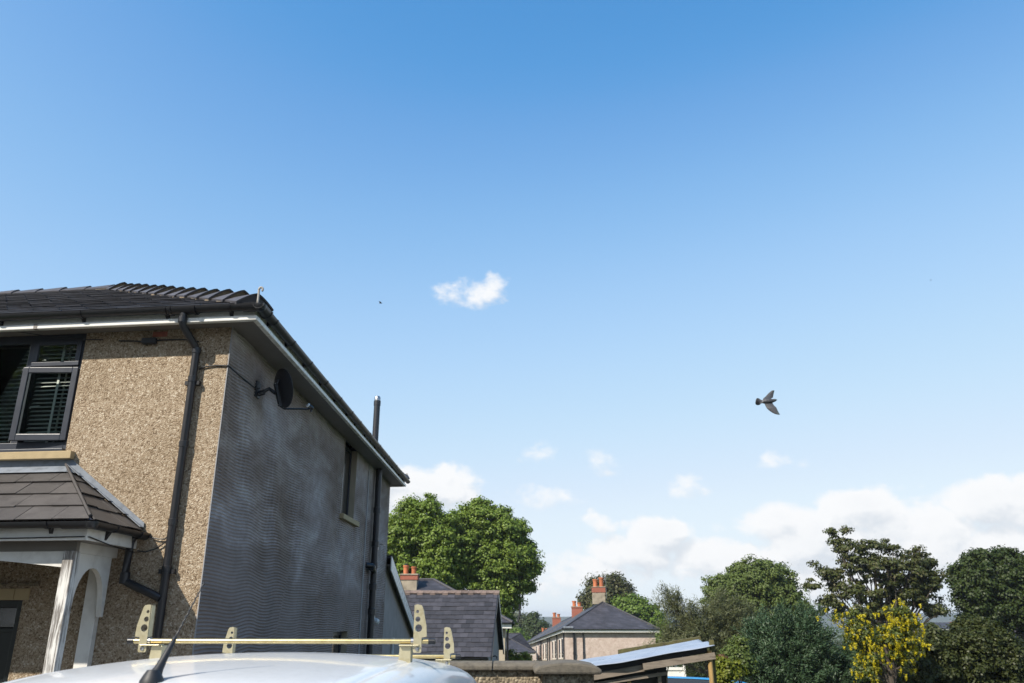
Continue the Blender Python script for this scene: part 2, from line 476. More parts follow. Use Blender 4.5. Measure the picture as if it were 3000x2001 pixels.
class MB:
    """collects shapes in world coordinates and links them as one mesh"""
    def __init__(s, fn=None):
        s.v, s.f, s.mi, s.fn, s.cur = [], [], [], fn, 0
    def add(s, vs, fs):
        k = len(s.v)
        s.v += [Vector(s.fn(*p)) if s.fn else Vector(p) for p in vs]
        s.f += [tuple(i + k for i in f) for f in fs]
        s.mi += [s.cur] * len(fs)
        return s
    def box(s, x0, x1, y0, y1, z0, z1):
        return s.add([(x0, y0, z0), (x1, y0, z0), (x1, y1, z0), (x0, y1, z0), (x0, y0, z1), (x1, y0, z1), (x1, y1, z1), (x0, y1, z1)],
                     [(0, 3, 2, 1), (4, 5, 6, 7), (0, 1, 5, 4), (1, 2, 6, 5), (2, 3, 7, 6), (3, 0, 4, 7)])
    def hexa(s, p):
        return s.add(p, [(0, 3, 2, 1), (4, 5, 6, 7), (0, 1, 5, 4), (1, 2, 6, 5), (2, 3, 7, 6), (3, 0, 4, 7)])
    def prism(s, poly, d):
        """polygon (3d points) extruded by vector d"""
        n = len(poly); d = Vector(d)
        p = [Vector(q) for q in poly]
        return s.add([tuple(q) for q in p] + [tuple(q + d) for q in p],
                     [tuple(range(n))[::-1], tuple(range(n, 2 * n))] + [(i, (i + 1) % n, n + (i + 1) % n, n + i) for i in range(n)])
    def bar(s, p, q, w, h=None, up=(0, 0, 1)):
        """rectangular bar from p to q, w wide and h high"""
        p, q = Vector(p), Vector(q); h = h or w
        d = (q - p).normalized(); x = d.cross(Vector(up))
        if x.length < 1e-4: x = d.cross(Vector((1, 0, 0)))
        x.normalize(); y = x.cross(d)
        c = [x * a * w / 2 + y * b * h / 2 for a, b in ((-1, -1), (1, -1), (1, 1), (-1, 1))]
        return s.hexa([tuple(p + k) for k in c] + [tuple(q + k) for k in c])
    def tube(s, pts, r, n=12, cap=True):
        pts = [Vector(p) for p in pts]
        rs = r if isinstance(r, (list, tuple)) else [r] * len(pts)
        base = len(s.v); vs = []; fs = []
        up = Vector((0, 0, 1))
        for i, p in enumerate(pts):
            a = pts[max(0, i - 1)]; b = pts[min(len(pts) - 1, i + 1)]
            d = (b - a).normalized()
            x = d.cross(up)
            if x.length < .05: x = d.cross(Vector((0, 1, 0)))
            x.normalize()
            if i and x.dot(px) < 0 and abs(x.dot(px)) > .3: x = -x
            px = x
            y = x.cross(d)
            for k in range(n):
                an = 2 * math.pi * k / n
                vs.append(tuple(p + x * math.cos(an) * rs[i] + y * math.sin(an) * rs[i]))
        for i in range(len(pts) - 1):
            for k in range(n):
                fs.append((i * n + k, i * n + (k + 1) % n, (i + 1) * n + (k + 1) % n, (i + 1) * n + k))
        if cap:
            fs.append(tuple(range(n))[::-1]); fs.append(tuple(range((len(pts) - 1) * n, len(pts) * n)))
        return s.add(vs, fs)
    def lathe(s, c, prof, n=20, axis=(0, 0, 1)):
        """profile [(r, h)] turned about an axis through c"""
        ax = Vector(axis).normalized(); x = ax.orthogonal().normalized(); y = ax.cross(x); c = Vector(c)
        vs = []; fs = []
        for r, h in prof:
            for k in range(n):
                an = 2 * math.pi * k / n
                vs.append(tuple(c + ax * h + x * math.cos(an) * r + y * math.sin(an) * r))
        for i in range(len(prof) - 1):
            for k in range(n):
                fs.append((i * n + k, i * n + (k + 1) % n, (i + 1) * n + (k + 1) % n, (i + 1) * n + k))
        fs.append(tuple(range(n))[::-1]); fs.append(tuple(range((len(prof) - 1) * n, len(prof) * n)))
        return s.add(vs, fs)
    def build(s, name, mat, parent=None, origin=None, smooth=False, bevel=0):
        org = ORG[parent.name] if parent is not None else Vector(origin or (0, 0, 0))
        me = bpy.data.meshes.new(name)
        me.from_pydata([tuple(p - org) for p in s.v], [], s.f)
        o = link(name, me, mat, parent, origin)
        if isinstance(mat, (list, tuple)):
            me.polygons.foreach_set('material_index', s.mi)
        me.validate(); me.update()
        bmm = bmesh.new(); bmm.from_mesh(me); bmesh.ops.recalc_face_normals(bmm, faces=bmm.faces); bmm.to_mesh(me); bmm.free()
        if smooth:
            me.polygons.foreach_set('use_smooth', [True] * len(me.polygons))
            try: me.set_sharp_from_angle(angle=R(40))
            except Exception: pass
        if bevel:
            bv = o.modifiers.new('bevel', 'BEVEL'); bv.width = bevel; bv.segments = 2; bv.limit_method = 'ANGLE'
        return o

def plate(name, outer, holes, thick, mat, parent, mat4):
    """flat plate with holes, drawn in x-y, thick along z, placed by the matrix mat4 (world)"""
    cu = bpy.data.curves.new(name, 'CURVE'); cu.dimensions = '2D'; cu.fill_mode = 'BOTH'; cu.extrude = thick / 2
    for loop in [outer] + holes:
        sp = cu.splines.new('POLY'); sp.points.add(len(loop) - 1)
        for p, q in zip(sp.points, loop): p.co = (q[0], q[1], 0, 1)
        sp.use_cyclic_u = True
    tmp = bpy.data.objects.new('tmp', cu); col.objects.link(tmp)
    dg = bpy.context.evaluated_depsgraph_get()
    me = bpy.data.meshes.new_from_object(tmp.evaluated_get(dg))
    bpy.data.objects.remove(tmp); bpy.data.curves.remove(cu)
    me.name = name
    me.materials.clear()
    org = ORG[parent.name] if parent is not None else Vector((0, 0, 0))
    me.transform(Matrix.Translation(-org) @ mat4)
    return link(name, me, mat, parent)

def circ(cx, cy, r, n=20):
    return [(cx + r * math.cos(2 * math.pi * i / n), cy + r * math.sin(2 * math.pi * i / n)) for i in range(n)]

def clip(poly, a, b, c):
    """keep the part of a 2d polygon where a*x + b*y <= c"""
    out = []
    for i, p in enumerate(poly):
        q = poly[(i + 1) % len(poly)]
        dp, dq = a * p[0] + b * p[1] - c, a * q[0] + b * q[1] - c
        if dp <= 0: out.append(p)
        if dp * dq < 0:
            t = dp / (dp - dq); out.append((p[0] + (q[0] - p[0]) * t, p[1] + (q[1] - p[1]) * t))
    return out

def slope_slates(parent, mat, o3, ax, up, nrm, wid, length, sw, gauge, clips, th=.008, keep=lambda x, y: True, name='slate', seed=1, bond=True):
    """slates on a slope: o3 = eaves corner, ax along the eaves, up up the slope; returns count.
    pieces for which keep() is false are joined into one part"""
    rnd = random.Random(seed)
    rest = MB(); cnt = 0
    rows = int(length / gauge) + 1
    for r in range(rows):
        y0 = r * gauge; y1 = min(y0 + gauge * 1.25, length)
        if y1 - y0 < .03: continue
        off = (r % 2) * sw / 2 if bond else 0
        x = -off
        while x < wid:
            j0, j1 = rnd.uniform(-.012, .012), rnd.uniform(-.005, .005)
            poly = [(max(0, x + .004), y0 + j0), (min(wid, x + sw - .004), y0 + j0 + j1), (min(wid, x + sw - .004), y1), (max(0, x + .004), y1)]
            x += sw
            if poly[1][0] - poly[0][0] < .02: continue
            for cl in clips: poly = clip(poly, *cl)
            if len(poly) < 3: continue
            area = abs(sum(poly[i][0] * poly[(i + 1) % len(poly)][1] - poly[(i + 1) % len(poly)][0] * poly[i][1] for i in range(len(poly)))) / 2
            if area < .003: continue
            lift = rnd.uniform(.0, .006)
            def zz(p): return .020 + lift - .018 * (p[1] - y0) / (gauge * 1.25)
            top = [o3 + ax * p[0] + up * p[1] + nrm * zz(p) for p in poly]
            bot = [q - nrm * th for q in top]
            n = len(poly)
            mb = MB() if keep(poly[0][0], y0) else rest
            mb.add([tuple(q) for q in bot] + [tuple(q) for q in top],
                   [tuple(range(n))[::-1], tuple(range(n, 2 * n))] + [(i, (i + 1) % n, n + (i + 1) % n, n + i) for i in range(n)])
            if mb is not rest:
                mb.build(name, mat, parent); cnt += 1
    if rest.v:
        o = rest.build('slate_courses', mat, parent); o['kind'] = 'stuff'
    return cnt

def half_pipe(mb, p, q, r, th=.004, n=10, up=(0, 0, 1)):
    """half round gutter from p to q (centre line of its open top)"""
    p, q = Vector(p), Vector(q)
    d = (q - p).normalized(); x = d.cross(Vector(up)).normalized(); y = Vector((0, 0, 1))
    ring = [(-(r) * math.cos(math.pi * i / n), -(r) * math.sin(math.pi * i / n)) for i in range(n + 1)]
    ring += [((r - th) * math.cos(math.pi * i / n), -(r - th) * math.sin(math.pi * i / n)) for i in range(n + 1)]
    m = len(ring)
    vs = [tuple(e + x * a + y * b) for e in (p, q) for a, b in ring]
    fs = [(i, (i + 1) % m, m + (i + 1) % m, m + i) for i in range(m)]
    fs += [(i, i + 1, m - 2 - i, m - 1 - i) for i in range(n)]
    fs += [tuple(m + k for k in (m - 1 - i, m - 2 - i, i + 1, i)) for i in range(n)]
    return mb.add(vs, fs)

# ------------------------------------------------------------------ ground
def gz(y):
    pts = [(-400, 0), (12, 0), (27, -.6), (60, -3.1), (70, -3.9), (130, -7.0), (260, -11), (700, -16), (3000, -20)]
    for (a, za), (b, zb) in zip(pts, pts[1:]):
        if y <= b: return za + (zb - za) * (y - a) / (b - a)
    return -20

def build_ground():
    ys = [-60, -20, 0, 6, 12, 16, 20, 27, 34, 42, 50, 60, 70, 85, 100, 130, 180, 260, 400, 700, 1200, 2000, 3200]
    xs = [-2500, -1200, -500, -200, -80, -40, -20, -8, 0, 8, 20, 40, 80, 200, 500, 1200, 2500]
    mb = MB(); W = len(xs)
    mb.add([(x, y, gz(y)) for y in ys for x in xs],
           [(j * W + i, j * W + i + 1, (j + 1) * W + i + 1, (j + 1) * W + i) for j in range(len(ys) - 1) for i in range(W - 1)])
    tag(mb.build('ground', 'field'), kind='structure')
    mb = MB().add([(-9, -12, .004), (3.4, -12, .004), (3.4, 8.6, .004), (-9, 7.68, .004)], [(0, 1, 2, 3)])
    tag(mb.build('driveway', 'concrete_drive'), kind='structure')
    mb = MB().add([(-30, -30, .008), (30, -30, .008), (30, -4, .008), (-30, -4, .008)], [(0, 1, 2, 3)])
    tag(mb.build('road', 'asphalt'), kind='structure')
    # far wooded ridges
    rnd = np.random.RandomState(3)
    pbr('hill_wood', (.035, .050, .030), .95, .4, .006, c2=(.022, .034, .020))
    for k, (y0, h, w) in enumerate(((1500, 9.5, 900), (2300, 15, 1300))):
        mb = MB(); n = 120; vs = []; fs = []
        for i in range(n + 1):
            x = -2600 + 5200 * i / n
            z = h * (.22 + .78 * min(1, max(0, (x - 150) / 450))) * (.75 + .35 * mnoise.noise((x * .0016, k * 7.3, 0)) + .10 * mnoise.noise((x * .012, k, 3)))
            vs += [(x, y0 - w * .4, -22), (x, y0 - w * .12, z * .55), (x, y0, z), (x, y0 + w * .4, -22)]
        for i in range(n):
            for j in range(3): fs.append((i * 4 + j, (i + 1) * 4 + j, (i + 1) * 4 + j + 1, i * 4 + j + 1))
        mb.add(vs, fs)
        tag(mb.build('hill', 'hill_wood', smooth=True), kind='structure')
build_ground()

# ------------------------------------------------------------------ the house on the left
C0 = Vector((-2.877, 7.7, 0))
ta, tb = R(6.6), R(.7)
AX = Vector((-math.cos(ta), math.sin(ta), 0))
BX = Vector((math.sin(tb), math.cos(tb), 0))
def H(a, b, z):
    return C0 + AX * a + BX * b + Vector((0, 0, z))
EZ = 5.17
TAN = .51
LEN = 10.35
WID = 8.7

house = thing('house', 'two storey house with tan pebbledash front and dark combed render side wall', 'house', C0)

def wall_open(mb, x0, x1, z0, z1, ops, depth, fn):
    """wall face with openings and their reveals; fn(x, depth, z)"""
    xs = sorted({x0, x1} | {o[0] for o in ops} | {o[1] for o in ops})
    zs = sorted({z0, z1} | {o[2] for o in ops} | {o[3] for o in ops})
    for i in range(len(xs) - 1):
        for j in range(len(zs) - 1):
            cx, cz = (xs[i] + xs[i + 1]) / 2, (zs[j] + zs[j + 1]) / 2
            if any(o[0] < cx < o[1] and o[2] < cz < o[3] for o in ops): continue
            mb.add([fn(xs[i], 0, zs[j]), fn(xs[i + 1], 0, zs[j]), fn(xs[i + 1], 0, zs[j + 1]), fn(xs[i], 0, zs[j + 1])], [(0, 1, 2, 3)])
    for (a, b, c, d) in ops:
        for p, q in (((a, c), (a, d)), ((b, c), (b, d)), ((a, c), (b, c)), ((a, d), (b, d))):
            mb.add([fn(p[0], 0, p[1]), fn(q[0], 0, q[1]), fn(q[0], depth, q[1]), fn(p[0], depth, p[1])], [(0, 1, 2, 3)])

FW = [(1.60, 4.0, 3.76, 5.03), (1.75, 2.70, .20, 2.35), (5.2, 7.4, 3.76, 5.03), (5.2, 7.4, 1.0, 2.4)]
mb = MB(); wall_open(mb, 0, WID, 0, 5.06, FW, .12, lambda a, b, z: H(a, b, z))
mb.build('front_wall', 'pebbledash', house)

def build_side_wall():
    ops = [(5.55, 6.58, 3.80, 5.04), (5.62, 6.70, 1.0, 1.97)]
    bs = sorted(set([i * LEN / 290 for i in range(291)] + [o[0] for o in ops] + [o[1] for o in ops]))
    dz = .0058
    zs = [.3 + i * dz for i in range(int((5.05 - .3) / dz) + 1)]
    nb, nz = len(bs), len(zs)
    B_ = np.array(bs)
    ph = np.zeros((nb, 1)); 
    rs = np.random.RandomState(5)
    V = np.zeros((nz, nb, 3)); PER = .034
    # wandering of the comb strokes
    for j, z in enumerate(zs):
        pass
    Z, Bm = np.meshgrid(np.array(zs), B_, indexing='ij')
    wob = np.zeros_like(Z)
    for k in range(7):
        kb, kz = rs.uniform(2.0, 12) , rs.uniform(.4, 2.4)
        wob += np.sin(kb * Bm + kz * Z * 2 + rs.uniform(0, 6.28)) * rs.uniform(.3, 1) * .0072 * (3.0 / kb) ** .45
    upper = np.clip((Z - 2.7) / .8, 0, 1)
    wob += upper * .0045 * np.sin(2 * math.pi * Bm / .14 + 2.5 * np.sin(Z * 3))
    strokes = np.floor(Bm / .9 + .35 * np.sin(Z * 1.3))
    jump = (np.sin(strokes * 12.9898) * 43758.5453) % 1.0
    h = np.sin(2 * math.pi * (Z + wob + jump * PER) / PER)
    amp = .0090 * (.6 + .4 * np.sin(Bm * 1.7 + Z * .9 + 1) * np.sin(Bm * .6 - Z * 1.9)) + .001
    amp = amp * (1 + .55 * upper)
    out = h * amp
    nrm = Vector((BX.y, -BX.x, 0))
    P = np.zeros((nz, nb, 3))
    P[..., 0] = C0.x + BX.x * Bm + nrm.x * out
    P[..., 1] = C0.y + BX.y * Bm + nrm.y * out
    P[..., 2] = Z
    verts = (P.reshape(-1, 3) - np.array(C0)).astype(np.float32)
    idx = np.arange(nz * nb).reshape(nz, nb)
    q = np.stack([idx[:-1, :-1], idx[:-1, 1:], idx[1:, 1:], idx[1:, :-1]], -1).reshape(-1, 4)
    zc = ((Z[:-1, :-1] + Z[1:, 1:]) / 2).reshape(-1); bc = ((Bm[:-1, :-1] + Bm[1:, 1:]) / 2).reshape(-1)
    keep = np.ones(len(q), bool)
    for (a, b, c, d) in ops: keep &= ~((bc > a) & (bc < b) & (zc > c) & (zc < d))
    o = mesh_np('side_wall', verts, q[keep], 'combed_render', house)
    o.data.polygons.foreach_set('use_smooth', [True] * len(o.data.polygons))
    for (a, b, c, d) in ops:
        mb = MB(H)
        mb.box(.0, .14, a - .02, a, c - .02, d + .0); mb.box(.0, .14, b, b + .02, c - .02, d); mb.box(0, .14, a, b, c - .02, c)
        mb.build('window_reveal', 'cream_render', house)

def mesh_np(name, verts, quads, mat, parent=None, origin=None):
    me = bpy.data.meshes.new(name)
    nv, nq = len(verts), len(quads); k = quads.shape[1]
    me.vertices.add(nv); me.vertices.foreach_set('co', np.ascontiguousarray(verts, np.float32).ravel())
    me.loops.add(nq * k); me.loops.foreach_set('vertex_index', np.ascontiguousarray(quads, np.int32).ravel())
    me.polygons.add(nq)
    me.polygons.foreach_set('loop_start', np.arange(0, nq * k, k, dtype=np.int32))
    me.polygons.foreach_set('loop_total', np.full(nq, k, np.int32))
    me.update(calc_edges=True)
    return link(name, me, mat, parent, origin)
build_side_wall()
MB(H).box(-.006, .05, .0, .3, 0, .32).build('plinth_corner', 'grey_render', house)
MB(H).box(.0, .04, .3, LEN, 0, .31).build('side_plinth', 'grey_render', house)
MB(H).box(-.006, .004, -.006, .004, .3, 5.03).build('corner_bead', 'render_bead', house)
MB(H).box(0, 6.9, LEN - .02, LEN, 0, 5.06).build('rear_wall', 'pebbledash', house)
MB(H).box(WID - .02, WID, 0.01, 7.3, 0, 5.06).build('left_wall', 'pebbledash', house)
MB(H).box(6.88, 6.9, 7.3, LEN - .03, 0, 5.06).build('wing_wall', 'pebbledash', house)
MB(H).box(6.91, WID - .03, 7.28, 7.3, 0, 5.06).build('back_wall', 'pebbledash', house)
MB(H).box(.3, WID - .3, .6, .64, .2, 5.0).box(.5, .54, .7, LEN - .3, .2, 5.0).build('inner_backing', 'interior', house)  # dark backing sheets added inside to stop light leaking through the windows

# eaves: soffit, fascia
mb = MB(H)
mb.box(-.285, WID + .1, -.18, .0, 5.02, 5.035)
mb.box(-.285, -.002, .002, LEN, 5.021, 5.036)
mb.box(-.285, 7.1, LEN + .002, LEN + .19, 5.02, 5.035)
mb.build('soffit', 'soffit_board', house)
mb = MB(H); mb.box(-.30, WID + .12, -.20, -.182, 5.0, 5.15); mb.build('fascia', 'white_upvc', house, bevel=.003)
mb = MB(H); mb.box(-.305, -.287, -.201, LEN + .2, 5.0, 5.15); mb.build('fascia', 'white_upvc', house, bevel=.003)
mb = MB(H); mb.box(-.286, 7.1, LEN + .182, LEN + .2, 5.0, 5.15); mb.build('fascia', 'white_upvc', house)
MB(H).box(2.02, 2.06, -.239, -.199, 4.999, 5.055).build('fascia_joint', 'soffit_board', house)
MB(H).box(-.335, WID + .12, -.236, -.2005, 5.0, 5.05).build('fascia_lip', 'white_upvc', house, bevel=.008)
MB(H).box(-.34, -.3055, -.20, LEN + .2, 5.0, 5.05).build('fascia_lip', 'white_upvc', house, bevel=.008)

# roof
ao, bo = .345, .24
s_ = 3.8
def rz(d): return EZ + TAN * d
P1 = (s_ - ao, s_ - bo); P2 = (s_ - ao, LEN + bo - s_)
zt = rz(s_)
mb = MB(H)
th = .03
E0, E1, E3 = (-ao, -bo), (WID + .2, -bo), (-ao, LEN + bo)
R1 = (WID + .2, s_ - bo)
vl = (2 * s_ - ao, 2 * s_ - bo)
def pl(*q): return [(a, b, z) for (a, b), z in q]
mb.add(pl((E0, EZ), (E1, EZ), (R1, zt), (P1, zt)), [(0, 1, 2, 3)])
mb.add(pl((E0, EZ), (P1, zt), (P2, zt), (E3, EZ)), [(0, 1, 2, 3)])
mb.add(pl((P1, zt), (R1, zt), ((WID + .2, vl[1]), EZ), (vl, EZ)), [(0, 1, 2, 3)])
mb.add(pl((P1, zt), (vl, EZ), ((vl[0], LEN + bo), EZ), (P2, zt)), [(0, 1, 2, 3)])
mb.add(pl((E3, EZ), (P2, zt), ((vl[0], LEN + bo), EZ)), [(0, 1, 2)])
mb.add(pl((E1, EZ), ((WID + .2, vl[1]), EZ), (R1, zt)), [(0, 1, 2)])
roof = mb.build('roof', 'roof_far', house)

# slates of the front slope and of the side slope
def slope_axes(o, e, run):
    """o eaves corner in house coords, e along eaves, run inwards (both 2d)"""
    o3 = H(o[0], o[1], EZ)
    ax = (AX * e[0] + BX * e[1]).normalized()
    upv = (AX * run[0] + BX * run[1]) + Vector((0, 0, TAN))
    sl = upv.length
    up = upv / sl
    n = ax.cross(up)
    if n.z < 0: n = -n
    return o3, ax, up, n.normalized(), sl
o3, ax, up, nr, sl = slope_axes(E0, (1, 0), (0, 1))
def seen(x, y):
    p = o3 + ax * x + up * y
    return -p.x / p.y < .73 and y > -1
n_sl = slope_slates(roof, 'slate', o3 - up * .03, ax, up, nr, WID + .5, s_ * sl, .30, .215,
                    [(-1, 1 / sl, -.02)], keep=seen, seed=3)
o3b, axb, upb, nrb, slb = slope_axes(E0, (0, 1), (1, 0))
slope_slates(roof, 'slate', o3b - upb * .03, axb, upb, nrb, LEN + 2 * bo, s_ * slb, .30, .215,
             [(-1, 1 / slb, -.02), (1, 1 / slb, LEN + 2 * bo)], keep=lambda x, y: False, seed=4)

# hip and ridge tiles
def hip_tile_mesh(length, wing, drop, lift):
    """angled tile lying along +x (down the hip), ridge up +z, mortar packed under its low end"""
    prof = []
    n = 6
    for i in range(-n, n + 1):
        t = i / n
        prof.append((t * wing, -drop * abs(t) ** 1.25))
    vs = []; fs = []; mi = []
    k = len(prof)
    t_ = .018
    def pz(y, z, l): return z + l * (1 - (abs(y) / wing) ** 1.5)
    for x, l, wd in ((0, 0.004, .86), (length, lift, 1.0)):
        vs += [(x, y * wd, pz(y, z, l) + t_) for y, z in prof] + [(x, y * wd * .97, pz(y, z, l)) for y, z in prof]
    for i in range(k - 1):
        fs += [(i, i + 1, 2 * k + i + 1, 2 * k + i), (k + i + 1, k + i, 3 * k + i, 3 * k + i + 1), (i + 1, i, k + i, k + i + 1), (2 * k + i, 2 * k + i + 1, 3 * k + i + 1, 3 * k + i)]
    fs += [(0, 2 * k, 3 * k, k), (k - 1, 2 * k - 1, 4 * k - 1, 3 * k - 1)]
    mi = [0] * len(fs)
    # mortar bed
    b0 = len(vs)
    for x, l in ((length * .55, .0), (length - .012, lift)):
        vs += [(x, y * .95, pz(y, z, l)) for y, z in prof] + [(x, y * .95, z - .05) for y, z in prof]
    for i in range(k - 1):
        fs += [(b0 + 2 * k + i, b0 + 2 * k + i + 1, b0 + 3 * k + i + 1, b0 + 3 * k + i)]
    for i in (0, k - 1):
        fs += [(b0 + i, b0 + 2 * k + i, b0 + 3 * k + i, b0 + k + i)]
    mi += [1] * (len(fs) - len(mi))
    me = bpy.data.meshes.new('hip_tile')
    me.from_pydata(vs, [], fs)
    me.materials.append(M['hip_tile']); me.materials.append(M['mortar'])
    me.polygons.foreach_set('material_index', mi)
    return me

def lay_tiles(name, me, p, q, count, parent, jitter=.01, seed=1, stepped=None):
    """tiles from p (top) to q (bottom)"""
    rnd = random.Random(seed)
    d = (q - p); L = d.length; d.normalize()
    y = Vector((0, 0, 1)).cross(d).normalized(); z = d.cross(y)
    for i in range(count):
        o = bpy.data.objects.new(name, stepped if stepped and i == count - 1 else me); col.objects.link(o)
        o.parent = parent; ORG[o.name] = ORG[parent.name]
        pos = p + d * (L * i / count) - ORG[parent.name] + z * rnd.uniform(0, .01)
        m = Matrix((d, y, z)).transposed().to_4x4()
        m = Matrix.Translation(pos) @ m @ Matrix.Rotation(rnd.uniform(-.03, .03), 4, 'X') @ Matrix.Rotation(rnd.uniform(-.012, .012), 4, 'Z')
        o.matrix_local = m
tm = hip_tile_mesh(.44, .20, .078, .075)
tm_end = hip_tile_mesh(.42, .20, .078, .05)
tm_end.materials.clear(); tm_end.materials.append(M['hip_tile']); tm_end.materials.append(M['hip_tile'])
lay_tiles('hip_tile', tm, H(P1[0], P1[1], zt + .025), H(E0[0] + .05, E0[1] + .05, EZ + .055), 14, roof, seed=2, stepped=tm_end)
lay_tiles('hip_tile', tm, H(P2[0], P2[1], zt + .025), H(E3[0] + .05, E3[1] - .05, EZ + .055), 14, roof, seed=5, stepped=tm_end)
rm = hip_tile_mesh(.47, .16, .085, .038)
lay_tiles('ridge_tile', rm, H(R1[0], R1[1], zt + .02), H(P1[0] + .1, P1[1], zt + .02), 13, roof, seed=3)
lay_tiles('ridge_tile', rm, H(P1[0], P1[1] + .1, zt + .02), H(P2[0], P2[1] - .1, zt + .02), 8, roof, seed=4)

# chimney at the left edge of the picture
mb = MB(H); mb.box(6.25, 6.95, 3.3, 3.85, zt - .3, zt + 1.1); mb.box(6.2, 7.0, 3.25, 3.9, zt + 1.1, zt + 1.2)
ch = mb.build('chimney', 'chimney_render', house, bevel=.01)
for i in range(2):
    MB().lathe(H(6.45 + .32 * i, 3.57, zt + 1.2), [(.12, 0), (.10, .35), (.12, .38), (.12, .42), (.08, .42)], 16).build('chimney_pot', 'terracotta', ch, smooth=True)

# gutters
GZ, GR = 5.145, .056
mb = MB()
half_pipe(mb, H(-.41, -.262, GZ), H(WID + .2, -.262, GZ + .01), GR)
gutter = mb.build('gutter', 'black_plastic', house, smooth=True)
mb = MB()
half_pipe(mb, H(-.367, -.32, GZ), H(-.367, LEN + .28, GZ - .01), GR)
gutter2 = mb.build('gutter', 'black_plastic', house, smooth=True)
def gut_clip(a, b, along, parent, w=.035, r=GR + .006, lip=True):
    c = H(a, b, GZ)
    d = AX if along == 'a' else BX
    mb = MB(); half_pipe(mb, c - d * w / 2, c + d * w / 2, r, .008)
    inn = BX if along == 'a' else AX
    # arm back to the fascia
    mb.prism([tuple(c - d * w / 2 + inn * .02 + Vector((0, 0, -.05))), tuple(c - d * w / 2 + inn * .062 + Vector((0, 0, -.09))), tuple(c - d * w / 2 + inn * .062 + Vector((0, 0, .0))), tuple(c - d * w / 2 + inn * .05)], d * w)
    mb.box(0, 0, 0, 0, 0, 0) if False else None
    return mb.build('gutter_bracket', 'black_plastic', parent, smooth=True)
for a in (-.06, .62, 1.53, 2.45, 3.4, 4.3, 5.3, 6.3): gut_clip(a, -.262, 'a', gutter)
for b in (.18, .85, 1.62, 2.45, 3.3, 4.1, 4.75, 5.6, 6.6, 7.6, 8.6, 9.5, 10.1): gut_clip(-.367, b, 'b', gutter2)
mb = MB()
half_pipe(mb, H(.30, -.262, GZ - .002), H(.56, -.262, GZ - .002), GR + .009, .01)
half_pipe(mb, H(.29, -.262, GZ - .002), H(.315, -.262, GZ - .002), GR + .016, .012)
half_pipe(mb, H(.545, -.262, GZ - .002), H(.57, -.262, GZ - .002), GR + .016, .012)
mb.build('gutter_outlet', 'black_plastic', gutter, smooth=True)
mb = MB()
half_pipe(mb, H(-.20, -.262, GZ - .002), H(-.375, -.262, GZ - .002), GR + .009, .01)
mb.lathe(tuple(H(-.367, -.262, GZ - .066)), [(.02, 0), (.05, .012), (.066, .045), (.066, .066), (.055, .066), (.05, .05)], 20)
half_pipe(mb, H(-.367, -.255, GZ - .002), H(-.367, -.06, GZ - .002), GR + .009, .01)
half_pipe(mb, H(-.367, -.075, GZ - .002), H(-.367, -.05, GZ - .002), GR + .016, .012)
mb.build('gutter_corner', 'black_plastic', gutter, smooth=True)

# front downpipe
dp = [H(.43, -.262, 5.10), H(.43, -.262, 4.99), H(.425, -.25, 4.965), H(.345, -.068, 4.80), H(.335, -.052, 4.77), H(.335, -.052, .12)]
mb = MB().tube(dp, .037, 16)
downpipe = mb.build('downpipe', 'black_plastic', house, smooth=True)
for z in (5.02, 4.76, 4.46, 3.80, 3.05, 2.62, 1.95, 1.3):
    a, b = (.43, -.262) if z > 4.9 else (.335, -.052)
    MB().lathe(H(a, b, z), [(.038, -.03), (.043, -.03), (.044, .025), (.038, .03)], 16).build('pipe_collar', 'black_plastic', downpipe, smooth=True)
for z in (4.42, 2.6, 1.2):
    MB(H).box(.26, .41, -.055, -.002, z - .02, z + .02).build('pipe_clip', 'black_plastic', downpipe)

# soil pipe at the side
mb = MB().tube([H(-.10, 8.33, 5.018), H(-.10, 8.33, .1)], .062, 18)
soil = mb.build('soil_pipe', 'black_plastic', house, smooth=True)
for z in (4.2, 3.55, 3.15, 2.75, 2.3):
    MB().lathe(H(-.10, 8.33, z), [(.064, -.06), (.074, -.055), (.074, .05), (.064, .06)], 18).build('pipe_collar', 'black_plastic', soil, smooth=True)
mb = MB().tube([H(-.10, 8.33, 3.02), H(-.10, 8.16, 3.08), H(-.10, 8.06, 3.12), H(.0, 8.0, 3.13)], .056, 14).lathe(H(-.10, 8.1, 3.1), [(.058, -.05), (.07, -.04), (.07, .04), (.058, .05)], 14, axis=(0, 1, -.2))
mb.build('pipe_branch', 'black_plastic', soil, smooth=True)
MB(H).box(-.012, .0, 7.72, 7.80, .3, 5.02).build('render_bead', 'render_bead', house)

# flue on the roof, hip irons
mb = MB().tube([(-2.79, 16.0, 5.15), (-2.79, 16.0, 6.36)], .064, 20)
flue = mb.build('flue', 'dark_metal', house, smooth=True)
MB().lathe((-2.79, 16.0, 6.33), [(.066, 0), (.071, .0), (.071, .10), (.066, .10)], 20).build('flue_band', 'dark_metal', flue, smooth=True)
MB().lathe((-2.79, 16.0, 6.43), [(.062, 0), (.064, .07), (.045, .10), (.01, .105)], 20).build('flue_cowl', 'steel', flue, smooth=True)
def hip_iron(p, s=1.0):
    pts = [p, p + Vector((0, 0, .09 * s)), p + Vector((-.003, 0, .15 * s))]
    for i in range(9):
        an = math.pi * (1 - i / 6.2)
        pts.append(p + Vector((.02 * s + .02 * s * math.cos(an), -.004, .15 * s + .024 * s * math.sin(an))))
    return MB().tube(pts, .0125 * s, 8).build('hip_iron', 'iron_pale', house, smooth=True)
hip_iron(H(-.33, -.235, EZ + .01), .95)
hip_iron(H(-.34, LEN + .15, EZ + .0), .7)

